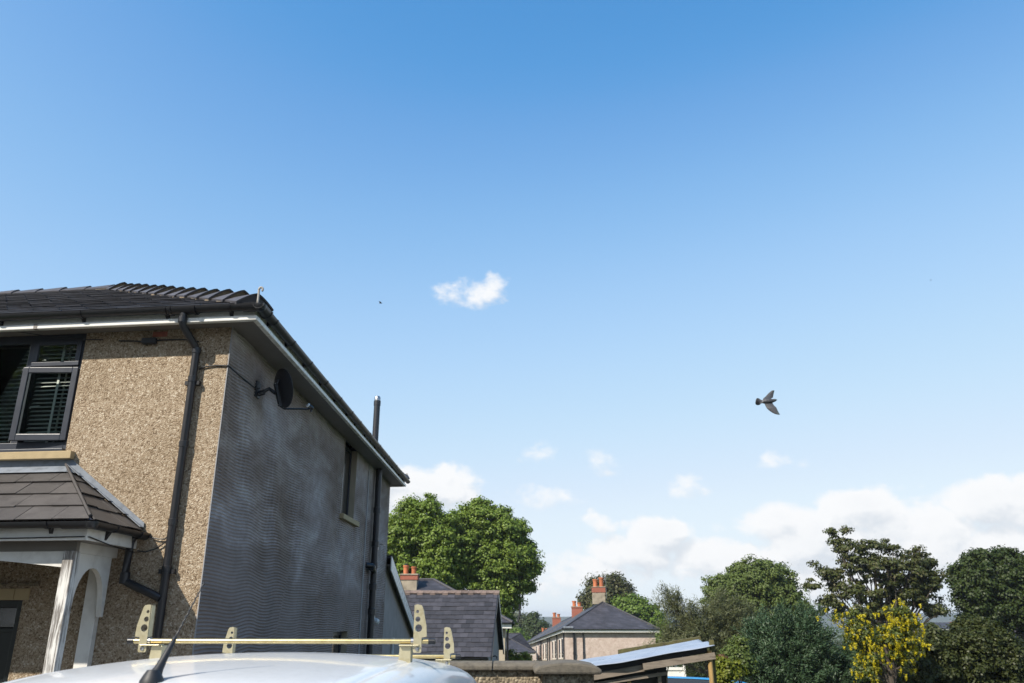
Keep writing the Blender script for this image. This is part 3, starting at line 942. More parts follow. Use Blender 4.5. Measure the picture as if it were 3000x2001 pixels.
# upstairs window
def build_window():
    t = MB(H).box(1.60, 1.655, .03, .10, 3.76, 5.03).box(3.945, 4.0, .03, .10, 3.76, 5.03).box(1.655, 3.945, .03, .10, 4.94, 5.03) \
        .box(1.655, 3.945, .028, .10, 3.76, 3.87).box(2.16, 2.235, .029, .10, 3.87, 4.94).box(3.36, 3.435, .029, .10, 3.87, 4.94) \
        .box(1.655, 2.16, .029, .10, 4.635, 4.685).box(1.61, 3.99, -.045, .03, 3.762, 3.79).build('window', 'anthracite', house, bevel=.004)
    # fixed light
    MB(H).box(2.235, 3.36, .060, .066, 3.87, 4.94).build('pane', 'glass', t)
    MB(H).box(2.236, 2.246, .045, .058, 3.875, 4.935).build('gasket', 'white_upvc', t)
    # fanlight sash, closed
    MB(H).box(1.64, 2.175, .005, .029, 4.672, 4.72).box(1.64, 1.69, .005, .029, 4.72, 4.95).box(2.12, 2.175, .005, .029, 4.72, 4.95).box(1.69, 2.12, .005, .029, 4.905, 4.95).build('fanlight', 'anthracite', t, bevel=.005)
    MB(H).box(1.69, 2.12, .015, .021, 4.72, 4.905).build('pane', 'glass', t)
    # open casement, hinged at its right side
    an = R(5.5); ca, sa = math.cos(an), math.sin(an)
    def K(a, b, z):
        x, y = a - 1.625, b
        return H(1.625 + x * ca + y * sa, -.0 - x * sa + y * ca, z)
    c = MB(K).box(1.625, 1.685, -.004, .026, 3.878, 4.648).box(2.145, 2.208, -.004, .026, 3.878, 4.648).box(1.685, 2.145, -.004, .026, 3.878, 3.945).box(1.685, 2.145, -.004, .026, 4.588, 4.648)
    c.build('casement', 'anthracite', t, bevel=.006)
    MB(K).box(1.685, 2.145, .008, .014, 3.945, 4.588).build('pane', 'glass', t)
    MB(K).box(2.208, 2.2125, .012, .028, 3.88, 4.645).build('gasket', 'white_upvc', t)
    MB().tube([H(2.12, .06, 4.24), H(2.10, .04, 4.245), H(2.0, .035, 4.25)], .009, 8).build('handle', 'white_plastic', t, smooth=True)
    # blind slats
    i = 0; z = 3.90
    while z < 4.93:
        for (a0, a1) in ((1.67, 2.15), (2.25, 3.35)):
            if z < 4.6 or a0 > 2.2 or z > 4.72:
                MB(H).add([(a0, .112, z), (a1, .112, z), (a1, .144, z + .023), (a0, .144, z + .023), (a0, .112, z - .002), (a1, .112, z - .002), (a1, .144, z + .021), (a0, .144, z + .021)],
                          [(0, 1, 2, 3), (7, 6, 5, 4), (0, 4, 5, 1), (1, 5, 6, 2), (2, 6, 7, 3), (3, 7, 4, 0)]).build('blind_slat', 'blind', t)
        z += .0445
    MB(H).box(1.88, 1.905, .105, .112, 3.87, 4.94).box(1.845, 1.865, .165, .17, 3.87, 4.94).build('window_bar', 'white_upvc', t)
build_window()
MB(H).box(1.49, 4.1, -.075, .05, 3.68, 3.757).build('window_sill', 'sill_stone', house, bevel=.006)

# the other front windows, out of the picture
for (a0, a1, z0, z1) in FW[2:]:
    w = MB(H).box(a0, a0 + .06, .04, .1, z0, z1).box(a1 - .06, a1, .04, .1, z0, z1).box(a0 + .06, a1 - .06, .04, .1, z1 - .06, z1).box(a0 + .06, a1 - .06, .04, .1, z0, z0 + .06).box((a0 + a1) / 2 - .03, (a0 + a1) / 2 + .03, .041, .1, z0 + .06, z1 - .06).build('window', 'anthracite', house)
    MB(H).box(a0 + .06, a1 - .06, .06, .066, z0 + .06, z1 - .06).build('pane', 'glass', w)
    MB(H).box(a0 - .1, a1 + .1, -.07, .05, z0 - .08, z0 - .002).build('window_sill', 'sill_stone', house, bevel=.006)

# side windows, seen edge on
for (b0, b1, z0, z1) in ((5.55, 6.58, 3.80, 5.04), (5.62, 6.70, 1.0, 1.97)):
    w = MB(H).box(.10, .145, b0, b0 + .06, z0, z1).box(.10, .145, b1 - .06, b1, z0, z1).box(.10, .145, b0 + .06, b1 - .06, z0, z0 + .06).box(.10, .145, b0 + .06, b1 - .06, z1 - .06, z1).build('window', 'anthracite', house)
    MB(H).box(.115, .122, b0 + .06, b1 - .06, z0 + .06, z1 - .06).build('pane', 'glass_dark', w)
MB(H).box(-.075, .1, 5.47, 6.80, 3.715, 3.797).build('window_sill', 'sill_stone', house, bevel=.006)
MB(H).box(-.075, .1, 5.55, 6.80, .92, .997).build('window_sill', 'sill_stone', house, bevel=.006)

# front door behind the porch
dr = MB(H).box(1.75, 1.815, .03, .10, .20, 2.35).box(2.635, 2.70, .03, .10, .20, 2.35).box(1.815, 2.635, .03, .10, 2.285, 2.35).box(1.815, 2.635, .05, .10, .2, 2.10).box(1.815, 2.635, .035, .1, 2.06, 2.10).build('front_door', 'door_paint', house, bevel=.004)
MB(H).box(1.83, 2.62, .06, .066, 2.11, 2.28).build('door_light', 'glass_dark', dr)
MB(H).box(1.95, 2.50, .044, .05, 1.05, 1.95).build('door_glass', 'glass_dark', dr)
MB().tube([H(2.06, .040, 1.78), H(1.975, .040, 1.71), H(1.975, .040, 1.50), H(2.10, .040, 1.35)], .005, 6).tube([H(1.975, .040, 1.71), H(1.955, .040, 1.71)], .004, 6).tube([H(2.2, .04, 1.93), H(2.06, .04, 1.78), H(2.2, .04, 1.6)], .005, 6).build('glazing_lead', 'steel', dr, smooth=True)
for a0, a1 in ((1.69, 1.842), (1.848, 2.24), (2.246, 2.60), (2.606, 2.78)):
    MB(H).box(a0, a1, -.012, .03, 2.352, 2.455).build('lintel_stone', 'sill_stone', house, bevel=.004)
MB(H).box(1.60, 2.85, -.045, -.001, 2.475, 2.505).build('lintel_ledge', 'roughcast_grey', house, bevel=.004)
MB(H).box(1.55, 2.9, -.5, -.003, .0, .19).build('door_step', 'concrete_coping', house, bevel=.01)

# rear lean-to
mb = MB(H)
mb.prism([(.0, LEN + .003, 0), (.0, LEN + .003, 3.30), (.0, 15.4, 1.68), (.0, 15.4, 0)], (0, 0, 0)) if False else None
lw = MB(); lw.add([tuple(H(.01, b, z)) for b, z in ((LEN, -.3), (15.3, -.6), (15.3, 1.66), (LEN, 3.28))], [(0, 1, 2, 3)])
lw.add([tuple(H(a, 15.3, z)) for a, z in ((.01, -.6), (5, -.6), (5, 1.66), (.01, 1.66))], [(0, 1, 2, 3)])
lw.add([tuple(H(5, b, z)) for b, z in ((LEN, -.3), (15.3, -.6), (15.3, 1.66), (LEN, 3.28))], [(0, 1, 2, 3)])
ext = lw.build('extension_wall', 'grey_render', house)
er = MB(); dd = Vector((0, 0, .06))
er.prism([tuple(H(-.10, LEN + .0, 3.42)), tuple(H(-.10, 15.7, 1.665)), tuple(H(5.1, 15.7, 1.665)), tuple(H(5.1, LEN, 3.42))], dd)
er.build('extension_roof', 'roof_far', house)
MB().prism([tuple(H(-.122, LEN + .0, 3.46)), tuple(H(-.122, 15.72, 1.70)), tuple(H(-.122, 15.72, 1.46)), tuple(H(-.122, LEN + .0, 3.16))], AX * .02).build('bargeboard', 'white_upvc', house)
MB().prism([tuple(H(-.100, LEN + .0, 3.27)), tuple(H(-.100, 15.7, 1.55)), tuple(H(.0, 15.7, 1.55)), tuple(H(.0, LEN + .0, 3.27))], (0, 0, .012)).build('extension_soffit', 'soffit_board', house)
MB().tube([H(-.105, LEN + .01, 3.485), H(-.105, 15.72, 1.73)], .016, 8).build('verge_trim', 'black_plastic', house, smooth=True)
MB().lathe(H(-.03, 11.6, 1.55), [(.03, -.16), (.03, .12), (.045, .14), (.045, .2)], 12).build('overflow_pipe', 'white_plastic', house, smooth=True)

# things fixed to the walls
t = thing('security_light', 'small white security light low on dark side wall beside black soil pipe', 'light', H(0, 9.1, 2.15))
MB(H).box(-.03, -.001, 9.02, 9.16, 2.09, 2.21).build('back_plate', 'white_plastic', t, bevel=.005)
MB().lathe(H(-.03, 9.09, 2.13), [(.05, 0), (.062, .03), (.06, .07), (.03, .10)], 14, axis=(.9, -.2, -.35)).build('lamp_head', 'white_plastic', t, smooth=True)
t = thing('vent_flap', 'small grey metal vent flap sticking out high on wall right of soil pipe', 'vent', H(0, 9.1, 3.6))
MB(H).box(-.01, .0, 8.98, 9.22, 3.50, 3.62).build('plate', 'steel', t)
MB().prism([tuple(H(-.01, 8.98, 3.62)), tuple(H(-.01, 9.22, 3.62)), tuple(H(-.16, 9.22, 3.585)), tuple(H(-.16, 8.98, 3.585))], (0, 0, .006)).build('hood', 'steel', t)
t = thing('junction_box', 'small dark junction box under the front eaves left of downpipe', 'box', H(.88, -.03, 4.9))
MB(H).box(.80, .945, -.05, -.001, 4.862, 4.925).build('box_body', 'black_rubber', t, bevel=.005)
MB(H).box(.795, .95, -.055, -.051, 4.868, 4.92).build('lid', 'black_rubber', t, bevel=.004)
tag(MB().tube([H(1.22, -.012, 4.915), H(1.05, -.012, 4.905), H(.93, -.012, 4.895), H(.7, -.012, 4.905), H(.5, -.012, 4.90), H(.34, -.013, 4.87)], .007, 6).build('cable', 'black_rubber', origin=tuple(H(.6, 0, 4.9)), smooth=True),
    'dark cable along pebbledash just below eaves shadow, passing the junction box', 'cable')
tag(MB().tube([H(3.2, -.30, 5.16), H(2.75, -.22, 5.08), H(2.3, -.16, 5.01), H(1.9, -.09, 4.955), H(1.62, -.03, 4.94), H(1.4, -.012, 4.935)], .0045, 6).build('cable', 'black_rubber', origin=tuple(H(2, 0, 5)), smooth=True),
    'thin wire sagging across white fascia above the upstairs window', 'cable')
MB(H).box(.70, .86, -.006, -.001, 4.945, 5.0).build('air_brick', 'red_brick', house)
nx = Vector((BX.y, -BX.x, 0))
tag(MB().tube([H(.30, -.012, 4.575), H(.22, -.014, 4.60), H(.12, -.012, 4.607), H(.0, -.014, 4.60), H(-.014, .02, 4.60), H(-.012, .25, 4.595), H(-.010, .5, 4.60), H(-.012, .75, 4.60), H(-.02, .9, 4.61), H(-.03, .93, 4.63)], .0075, 6).build('cable', 'black_rubber', origin=tuple(H(0, 0, 4.6)), smooth=True),
    'black cable from downpipe round the house corner to the satellite dish', 'cable')

def build_dish():
    t = thing('satellite_dish', 'black satellite dish on bracket high on dark side wall near house corner', 'satellite dish', H(0, .93, 4.55))
    MB(H).box(-.02, -.001, .86, 1.0, 4.52, 4.70).build('wall_plate', 'dark_metal', t, bevel=.003)
    c = H(-.27, 1.05, 4.655)
    n = Vector((.70, .66, .27)).normalized()
    x = n.cross(Vector((0, 0, 1))).normalized(); y = x.cross(n)
    back = c - n * .075
    MB().tube([H(-.02, .93, 4.58), H(-.07, .93, 4.58), H(-.13, .97, 4.63), back - n * .03 - y * .05], .022, 12).build('bracket_arm', 'dark_metal', t, smooth=True)
    MB().tube([H(-.02, .93, 4.56), H(-.09, .94, 4.585)], .03, 12).build('bracket_knuckle', 'dark_metal', t, smooth=True)
    # bowl: shallow paraboloid shell
    mb = MB(); vs = []; fs = []; nr, na = 8, 32
    rx, ry, dep = .205, .225, .055
    for side in (0, 1):
        for i in range(nr + 1):
            r = i / nr
            for k in range(na):
                an = 2 * math.pi * k / na
                p = c + x * (rx * r * math.cos(an)) + y * (ry * r * math.sin(an)) + n * (dep * (r * r - 1) + side * .006)
                vs.append(tuple(p))
    o = (nr + 1) * na
    for i in range(nr):
        for k in range(na):
            a, b_, c_, d_ = i * na + k, i * na + (k + 1) % na, (i + 1) * na + (k + 1) % na, (i + 1) * na + k
            fs += [(a, d_, c_, b_), (o + a, o + b_, o + c_, o + d_)]
    for k in range(na):
        a, b_ = nr * na + k, nr * na + (k + 1) % na
        fs.append((a, o + a, o + b_, b_))
    mb.add(vs, fs); mb.build('bowl', 'dish_metal', t, smooth=True)
    MB().bar(back - y * .20 - n * .0, back + y * .05 - n * .015, .035, .03, up=n).bar(back + y * .05 - n * .015, back + y * .10 + n * .02, .06, .02, up=n).build('back_spine', 'dark_metal', t)
    low = c - y * .235 - n * .03
    lnb = H(-.52, 1.31, 4.50)
    MB().tube([back - y * .20, low, lnb - Vector((0, 0, .03))], .011, 8).build('feed_arm', 'dark_metal', t, smooth=True)
    d = (c - lnb).normalized()
    l = MB().lathe(lnb - d * .05, [(.018, 0), (.026, .01), (.026, .05), (.022, .06)], 14, axis=tuple(d)).lathe(lnb - d * .03 - Vector((0, 0, .025)), [(.012, -.02), (.014, .02)], 10).build('receiver', 'black_plastic', t, smooth=True)
    MB().lathe(lnb + d * .012, [(.027, 0), (.030, .006), (.030, .014), (.02, .02)], 14, axis=tuple(d)).build('receiver_cap', 'white_plastic', l, smooth=True)
    for q in (back + y * .06 - n * .03 + x * .02, back + y * .06 - n * .03 - x * .015, back - y * .18 - n * .018):
        MB().lathe(q, [(.006, -.008), (.006, .004), (.003, .006)], 8, axis=tuple(-n)).build('bolt', 'steel', t, smooth=True)
build_dish()

# ------------------------------------------------------------------ the porch
porch = thing('porch', 'slate roofed entrance porch with peeling white timber posts', 'porch', H(2.4, -.4, 0))
PZ, PO, PA, PT = 2.975, .95, .66, 3.60          # eaves height, projection, right eaves, height at the wall
PAL, PX0, PX1 = 4.20, 1.55, 3.31                # left eaves, right and left ends of the top line
mb = MB(H)
lo = -.004
mb.add([(PA, -PO, PZ), (PAL, -PO, PZ), (PX1, 0.0, PT), (PX0, 0.0, PT)], [(0, 1, 2, 3)])
mb.add([(PA, -PO, PZ), (PX0, 0, PT), (PA, 0, PZ)], [(0, 1, 2)])
mb.add([(PAL, -PO, PZ), (PAL, 0, PZ), (PX1, 0, PT)], [(0, 1, 2)])
proof = mb.build('porch_roof', 'roof_far', porch)
# front slope slates
o3 = H(PA, -PO, PZ)
upv = BX * PO + Vector((0, 0, PT - PZ)); sl = upv.length; up = upv / sl
nr = AX.cross(up); nr = nr if nr.z > 0 else -nr
hipx = (PX0 - PA) / sl
slope_slates(proof, 'slate_brown', o3 - up * .02, AX, up, nr.normalized(), PAL - PA, sl * .97, .34, .262,
             [(-1, hipx, -.0), (1, (PAL - PX1) / sl, PAL - PA)], th=.009, seed=11, keep=lambda x, y: x < 2.2)
# right slope slates
o3r = H(PA, 0, PZ)
upr = AX * (PX0 - PA) + Vector((0, 0, PT - PZ)); slr = upr.length; upr = upr / slr
nrr = (-BX).cross(upr); nrr = nrr if nrr.z > 0 else -nrr
slope_slates(proof, 'slate_brown', o3r - upr * .02, -BX, upr, nrr.normalized(), PO, slr, .36, .262,
             [(1, PO / slr, PO), (-1, 0, -.05)], th=.009, seed=12)
# lead work
mb = MB(H)
mb.add([(PX0 - .03, -.014, 3.69), (PX1 + .03, -.014, 3.69), (PX1 + .03, -.014, 3.60), (PX0 - .03, -.014, 3.60)], [(0, 1, 2, 3)])
mb.add([(PX0 - .03, -.014, 3.615), (PX1 + .03, -.014, 3.615), (PX1 + .09, -.16, 3.532), (PX0 - .09, -.16, 3.532)], [(0, 1, 2, 3)])
mb.add([(PX0 - .03, -.014, 3.615), (PX0 - .09, -.16, 3.532), (PX0 - .17, -.02, 3.535)], [(0, 1, 2)])
mb.build('lead_apron', 'lead', porch)
mb = MB()
mb.prism([tuple(H(PX0 - .02, -.010, PT + .10)), tuple(H(PA - .02, -.010, PZ + .075)), tuple(H(PA - .02, -.010, PZ + .02)), tuple(H(PX0 - .02, -.010, PT + .02))], -BX * .008)
for i in range(5):
    t0, t1 = i / 5, (i + 1) / 5
    p0 = H(PX0 + (PA - PX0) * t0, 0, PT + (PZ - PT) * t0); p1 = H(PX0 + (PA - PX0) * t1, 0, PT + (PZ - PT) * t1)
    w0, w1 = .055, .10
    mb.prism([tuple(p0 + nrr * .032 - BX * .012), tuple(p1 + nrr * .036 - BX * .012), tuple(p1 + nrr * .036 - BX * w1), tuple(p0 + nrr * .032 - BX * w0)], nrr * .004)
mb.build('lead_flashing', 'lead', porch)
MB().tube([H(PX0, 0.0 - .03, PT + .03), H(PA + .03, -PO + .03, PZ + .038)], .012, 8).build('hip_flashing', 'slate_brown', porch, smooth=True)
# gutter round the porch
pg = MB()
half_pipe(pg, H(PA - .05, -PO - .035, PZ - .02), H(PAL + .05, -PO - .035, PZ - .02), .050)
half_pipe(pg, H(PA - .035, -PO - .035, PZ - .021), H(PA - .035, -.03, PZ - .024), .050)
pgo = pg.build('porch_gutter', 'black_plastic', porch, smooth=True)
mb = MB()
half_pipe(mb, H(PA - .035, -PO - .035, PZ - .022), H(PA + .22, -PO - .035, PZ - .022), .058, .008)
mb.lathe(tuple(H(PA - .035, -PO - .035, PZ - .080)), [(.02, 0), (.045, .01), (.058, .04), (.058, .058), (.045, .058)], 18)
half_pipe(mb, H(PA - .035, -PO - .035, PZ - .022), H(PA - .035, -PO + .20, PZ - .022), .058, .008)
mb.build('gutter_corner', 'black_plastic', pgo, smooth=True)
for a in (1.0, 1.95, 2.9):
    mb = MB(); half_pipe(mb, H(a, -PO - .035, PZ - .02), H(a + .035, -PO - .035, PZ - .02), .057, .008)
    mb.prism([tuple(H(a, -PO - .0, PZ - .06)), tuple(H(a, -PO + .03, PZ - .11)), tuple(H(a, -PO + .03, PZ - .03))], AX * .035)
    mb.build('gutter_bracket', 'black_plastic', pgo, smooth=True)
mb = MB()
half_pipe(mb, H(PA - .035, -.62, PZ - .02), H(PA - .035, -.585, PZ - .02), .057, .008)
mb.prism([tuple(H(PA - .02, -.62, PZ - .06)), tuple(H(PA + .03, -.62, PZ - .14)), tuple(H(PA + .03, -.62, PZ - .03))], BX * .035)
half_pipe(mb, H(PA - .035, -.16, PZ - .025), H(PA - .035, -.0, PZ - .025), .062, .01)
mb.build('gutter_bracket', 'black_plastic', pgo, smooth=True)
# fascia, soffit
MB(H).box(PA + .03, PAL - .03, -PO + .03, -PO + .05, 2.81, 2.965).build('porch_fascia', 'white_wood', porch, bevel=.003)
MB(H).box(PA + .03, PA + .05, -PO + .051, -.001, 2.81, 2.965).build('porch_fascia', 'white_wood', porch, bevel=.003)
MB(H).box(PAL - .05, PAL - .03, -PO + .051, -.001, 2.81, 2.965).build('porch_fascia', 'white_wood', porch)
MB(H).box(PA + .05, PAL - .05, -PO + .05, -.002, 2.815, 2.83).build('porch_soffit', 'soffit_board', porch)
MB(H).box(PA + .19, PAL - .19, -.77, -.72, 2.735, 2.814).build('head_rail', 'soffit_board', porch)
MB(H).box(PA + .21, PA + .26, -.719, -.002, 2.725, 2.814).build('head_rail', 'white_wood', porch)
# posts and pilasters
MB(H).box(.845, .945, -.80, -.70, 0, 2.734).build('post', 'peeling_paint', porch, bevel=.004)['label'] = 'weathered post with flaking white paint'
MB(H).box(PAL - .285, PAL - .185, -.80, -.70, 0, 2.734).build('post', 'peeling_paint', porch, bevel=.004)
MB(H).box(.955, 1.09, -.075, -.001, 0, 2.73).build('pilaster', 'white_wood', porch, bevel=.004)
MB(H).box(PAL - .43, PAL - .295, -.075, -.001, 0, 2.73).build('pilaster', 'white_wood', porch, bevel=.004)
# arched head board at the front
x0, x1 = .946, PAL - .286
pts = [(x0, 2.733), (x0, 2.60)]
for i in range(1, 20):
    t_ = i / 20; pts.append((x0 + (x1 - x0) * t_, 2.60 + .10 * math.sin(math.pi * t_)))
pts += [(x1, 2.60), (x1, 2.733)]
fr = MB(); fr.prism([tuple(H(a, -.775, z)) for a, z in pts], BX * .045); fr.build('arched_board', 'white_wood', porch)
# arched side panels
for aa in (.88, PAL - .255):
    pts = [(.076, 2.20), (.076, 2.724), (.699, 2.724), (.699, 2.20), (.66, 2.20)]
    for i in range(0, 15):
        an = math.pi * i / 14; pts.append((.385 + .255 * math.cos(an), 2.28 + .335 * math.sin(an)))
    pts += [(.11, 2.20)]
    sp = MB(); sp.prism([tuple(H(aa, -o_, z)) for o_, z in pts], AX * .05); sp.build('arched_panel', 'white_wood', porch)
# porch rainwater pipe joining the downpipe
MB().tube([H(PA + .02, -.085, 2.93), H(.715, -.085, 2.86), H(.725, -.075, 2.56), H(.715, -.075, 2.515), H(.66, -.075, 2.49), H(.40, -.072, 2.385), H(.345, -.072, 2.36)], .036, 14).build('rainwater_pipe', 'black_plastic', porch, smooth=True)
MB().lathe(H(.722, -.078, 2.54), [(.038, -.05), (.044, -.045), (.044, .05), (.038, .055)], 14).build('pipe_collar', 'black_plastic', porch, smooth=True)
for k, (zz0, zz1, lab) in enumerate(((2.93, 2.905, 'upper of two loose wires between porch gutter end and downpipe'), (2.79, 2.87, 'lower of two loose wires, sagging from porch gutter up to downpipe'))):
    tag(MB().tube([H(.66, -.03, zz0), H(.58, -.02, zz0 - .01), H(.48, -.02, (zz0 + zz1) / 2 - .02), H(.41, -.02, zz1 - .01), H(.36, -.03, zz1 + .03)], .006, 6).build('cable', 'black_rubber', origin=tuple(H(.5, 0, 2.9)), smooth=True), lab, 'cable')
tag(MB().tube([H(3.6, -PO + .024, 2.835), H(2.0, -PO + .024, 2.83), H(1.3, -PO + .024, 2.832), H(PA + .06, -PO + .02, 2.838), H(PA + .02, -PO + .06, 2.838), H(PA + .024, -.5, 2.80), H(PA + .024, -.05, 2.775)], .005, 6).build('cable', 'black_rubber', origin=tuple(H(1.4, -.9, 2.83)), smooth=True),
    'thin black wire pinned along the white porch fascia', 'cable')

# ------------------------------------------------------------------ the van
VY = R(2.6)
def VM(x, y, z):
    """van frame: x across (centre 0), y back from the nose, z relative to the camera height"""
    return Vector((-1.215 + x * math.cos(VY) + (y) * math.sin(VY) - 1.9 * math.sin(VY), 1.55 - x * math.sin(VY) + y * math.cos(VY), CZ + .018 + z))
van = thing('van', 'white panel van with domed roof carrying two roof bars', 'van', (-1.2, 4.2, 0))
# centre line: (y, z of top, half width factor)
top_line = [(0.0, -1.35, .80), (.12, -1.12, .88), (.45, -1.02, .94), (.80, -.93, .96), (.95, -.82, .95), (1.12, -.52, .93), (1.22, -.345, .925), (1.30, -.268, .93), (1.42, -.232, .945), (1.6, -.210, .96), (1.9, -.192, .98), (2.3, -.182, 1.0), (2.75, -.182, 1.0), (3.2, -.202, 1.0), (3.7, -.238, 1.0), (4.2, -.282, 1.0), (4.7, -.335, .99), (4.95, -.37, .975), (5.05, -.45, .96), (5.10, -.75, .955), (5.14, -1.2, .95), (5.12, -1.75, .93)]
# cross section: (x half, drop below the crown)
sect = [(0, 0), (.18, .0025), (.36, .010), (.52, .021), (.62, .031), (.655, .037), (.667, .046), (.682, .047), (.695, .040), (.74, .050), (.79, .072), (.83, .108), (.855, .16), (.875, .24), (.90, .40), (.93, .62), (.96, .90), (.97, 1.15), (.965, 1.40), (.93, 1.58), (.85, 1.64)]
low_z = -1.90
mb = MB(); rings = []
for (y, zt_, wf) in top_line:
    full = -0.18 - low_z
    ring = []
    for (x, dp_) in sect:
        k = max(.0, (zt_ - low_z)) / full
        drop = dp_ * (k if dp_ > .2 else min(1, k * 1.0))
        yy = y
        if y < .95 and dp_ < .3: yy = y + .0
        # bowed nose and tail in plan
        bow = (.16 * (x / .97) ** 2) * max(0, 1 - y / 1.6) - (.05 * (x / .97) ** 2) * max(0, (y - 4.2) / .9)
        ring.append((x * wf, yy + bow, max(low_z, zt_ - drop)))
    rings.append(ring)
vs = []; fs = []
n = len(sect)
for ring in rings:
    left = [(-x, y, z) for x, y, z in reversed(ring[1:])]
    vs += [tuple(VM(*p)) for p in left + ring]
w_ = 2 * n - 1
for i in range(len(rings) - 1):
    for k in range(w_ - 1):
        fs.append((i * w_ + k, i * w_ + k + 1, (i + 1) * w_ + k + 1, (i + 1) * w_ + k))
fs.append(tuple(range(w_))); fs.append(tuple(range((len(rings) - 1) * w_, len(rings) * w_))[::-1])
for i in range(len(rings) - 1):
    fs.append((i * w_, (i + 1) * w_, (i + 1) * w_ + w_ - 1, i * w_ + w_ - 1))
mb.add(vs, fs)
body = mb.build('body', 'van_paint', van)
body.data.polygons.foreach_set('use_smooth', [True] * len(body.data.polygons))
sub = body.modifiers.new('sub', 'SUBSURF'); sub.levels = 2; sub.render_levels = 2
# windscreen and side glass lie just proud of the body
def glass_patch(name, pts, mat='glass_dark', d=.006):
    p = [VM(*q) for q in pts]
    c = sum(p, Vector()) / len(p)
    nrm_ = (p[1] - p[0]).cross(p[2] - p[0]).normalized()
    ctr = VM(0, 2.6, -.9)
    if nrm_.dot(c - ctr) < 0: nrm_ = -nrm_
    m_ = MB(); m_.prism([tuple(q + nrm_ * d) for q in p], nrm_ * .004)
    return m_.build(name, mat, van)
glass_patch('windscreen', [(-.72, 1.07, -.86), (.72, 1.07, -.86), (.66, 1.33, -.36), (-.66, 1.33, -.36)], d=.03)
for sgn in (-1, 1):
    dpatch = glass_patch('side_window', [(sgn * .935, 1.45, -.86), (sgn * .94, 2.45, -.86), (sgn * .885, 2.45, -.44), (sgn * .875, 1.75, -.44)], d=.012)
    m_ = MB()
    for p, q in (((.868, 1.62, -.375), (.872, 2.55, -.372)), ((.872, 2.55, -.372), (.955, 2.55, -.9)), ((.955, 2.55, -.9), (.968, 2.55, -1.7)), ((.868, 1.62, -.375), (.93, 1.33, -.8))):
        m_.bar(VM(sgn * (p[0] + .014), p[1], p[2]), VM(sgn * (q[0] + .014), q[1], q[2]), .008, .012)
    m_.build('door_seal', 'black_rubber', van)
    MB().box(-.06, .06, -.1, .1, -.02, .02) if False else None
    m_ = MB(); c = VM(sgn * 1.10, 1.42, -.86)
    m_.lathe(c - Vector((0, 0, .11)), [(.05, 0), (.085, .03), (.09, .12), (.075, .2), (.03, .22)], 14); m_.bar(VM(sgn * .94, 1.45, -.9), c, .05, .05)
    m_.build('wing_mirror', 'black_plastic', van, smooth=True)
    m_ = MB(); m_.lathe(VM(sgn * .74, .10, -1.27), [(.09, 0), (.10, .02), (.085, .05), (.02, .07)], 16, axis=(0, -1, .25)); m_.build('headlight', 'white_plastic', van, smooth=True)
    for y in (.95, 4.1):
        c = VM(sgn * .86, y, .335 - CZ)
        tyre = MB().lathe(c, [(.20, -.10), (.31, -.105), (.335, -.07), (.335, .07), (.31, .105), (.20, .10)], 28, axis=(1, 0, 0)).build('wheel', 'tyre', van, smooth=True)
        MB().lathe(c, [(.05, -.108), (.20, -.107), (.205, .107), (.05, .108)], 20, axis=(1, 0, 0)).build('rim', 'steel', tyre, smooth=True)
MB().add([tuple(VM(*p)) for p in ((-.85, .02, -1.52), (.85, .02, -1.52), (.85, .02, -1.90), (-.85, .02, -1.90), (-.88, .25, -1.52), (.88, .25, -1.52), (.88, .25, -1.90), (-.88, .25, -1.90))],
         [(0, 1, 2, 3), (0, 4, 5, 1), (3, 2, 6, 7), (0, 3, 7, 4), (1, 5, 6, 2), (4, 7, 6, 5)]).build('bumper', 'black_plastic', van, bevel=.03)
# lower skirt down towards the wheels
MB().hexa([tuple(VM(*p)) for p in ((-.86, .3, -1.98), (.86, .3, -1.98), (.86, 5.0, -1.98), (-.86, 5.0, -1.98), (-.86, .3, -1.83), (.86, .3, -1.83), (.86, 5.0, -1.83), (-.86, 5.0, -1.83))]).build('underbody', 'black_plastic', van)
# aerial
ab = VM(-.02, 1.46, -.232)
tip = Vector((-1.18, 3.19, CZ + .127))
dv = (tip - ab)
mb = MB()
mb.lathe(ab - Vector((0, 0, .006)), [(.042, 0), (.040, .012), (.030, .03), (.02, .045)], 16)
mb.tube([ab + dv * .06, ab + dv * .12, ab + dv * .22, ab + dv * .40, ab + dv * .43], [.024, .017, .013, .0085, .0055], 12)
pts = []
for i in range(60):
    t_ = .42 + .58 * i / 59
    an = i * 1.0
    pts.append(ab + dv * t_ + Vector((math.cos(an), 0, math.sin(an))) * .0009)
mb.tube(pts, [.0038 - .0012 * i / 59 for i in range(60)], 8)
mb.build('aerial', 'black_rubber', van, smooth=True)

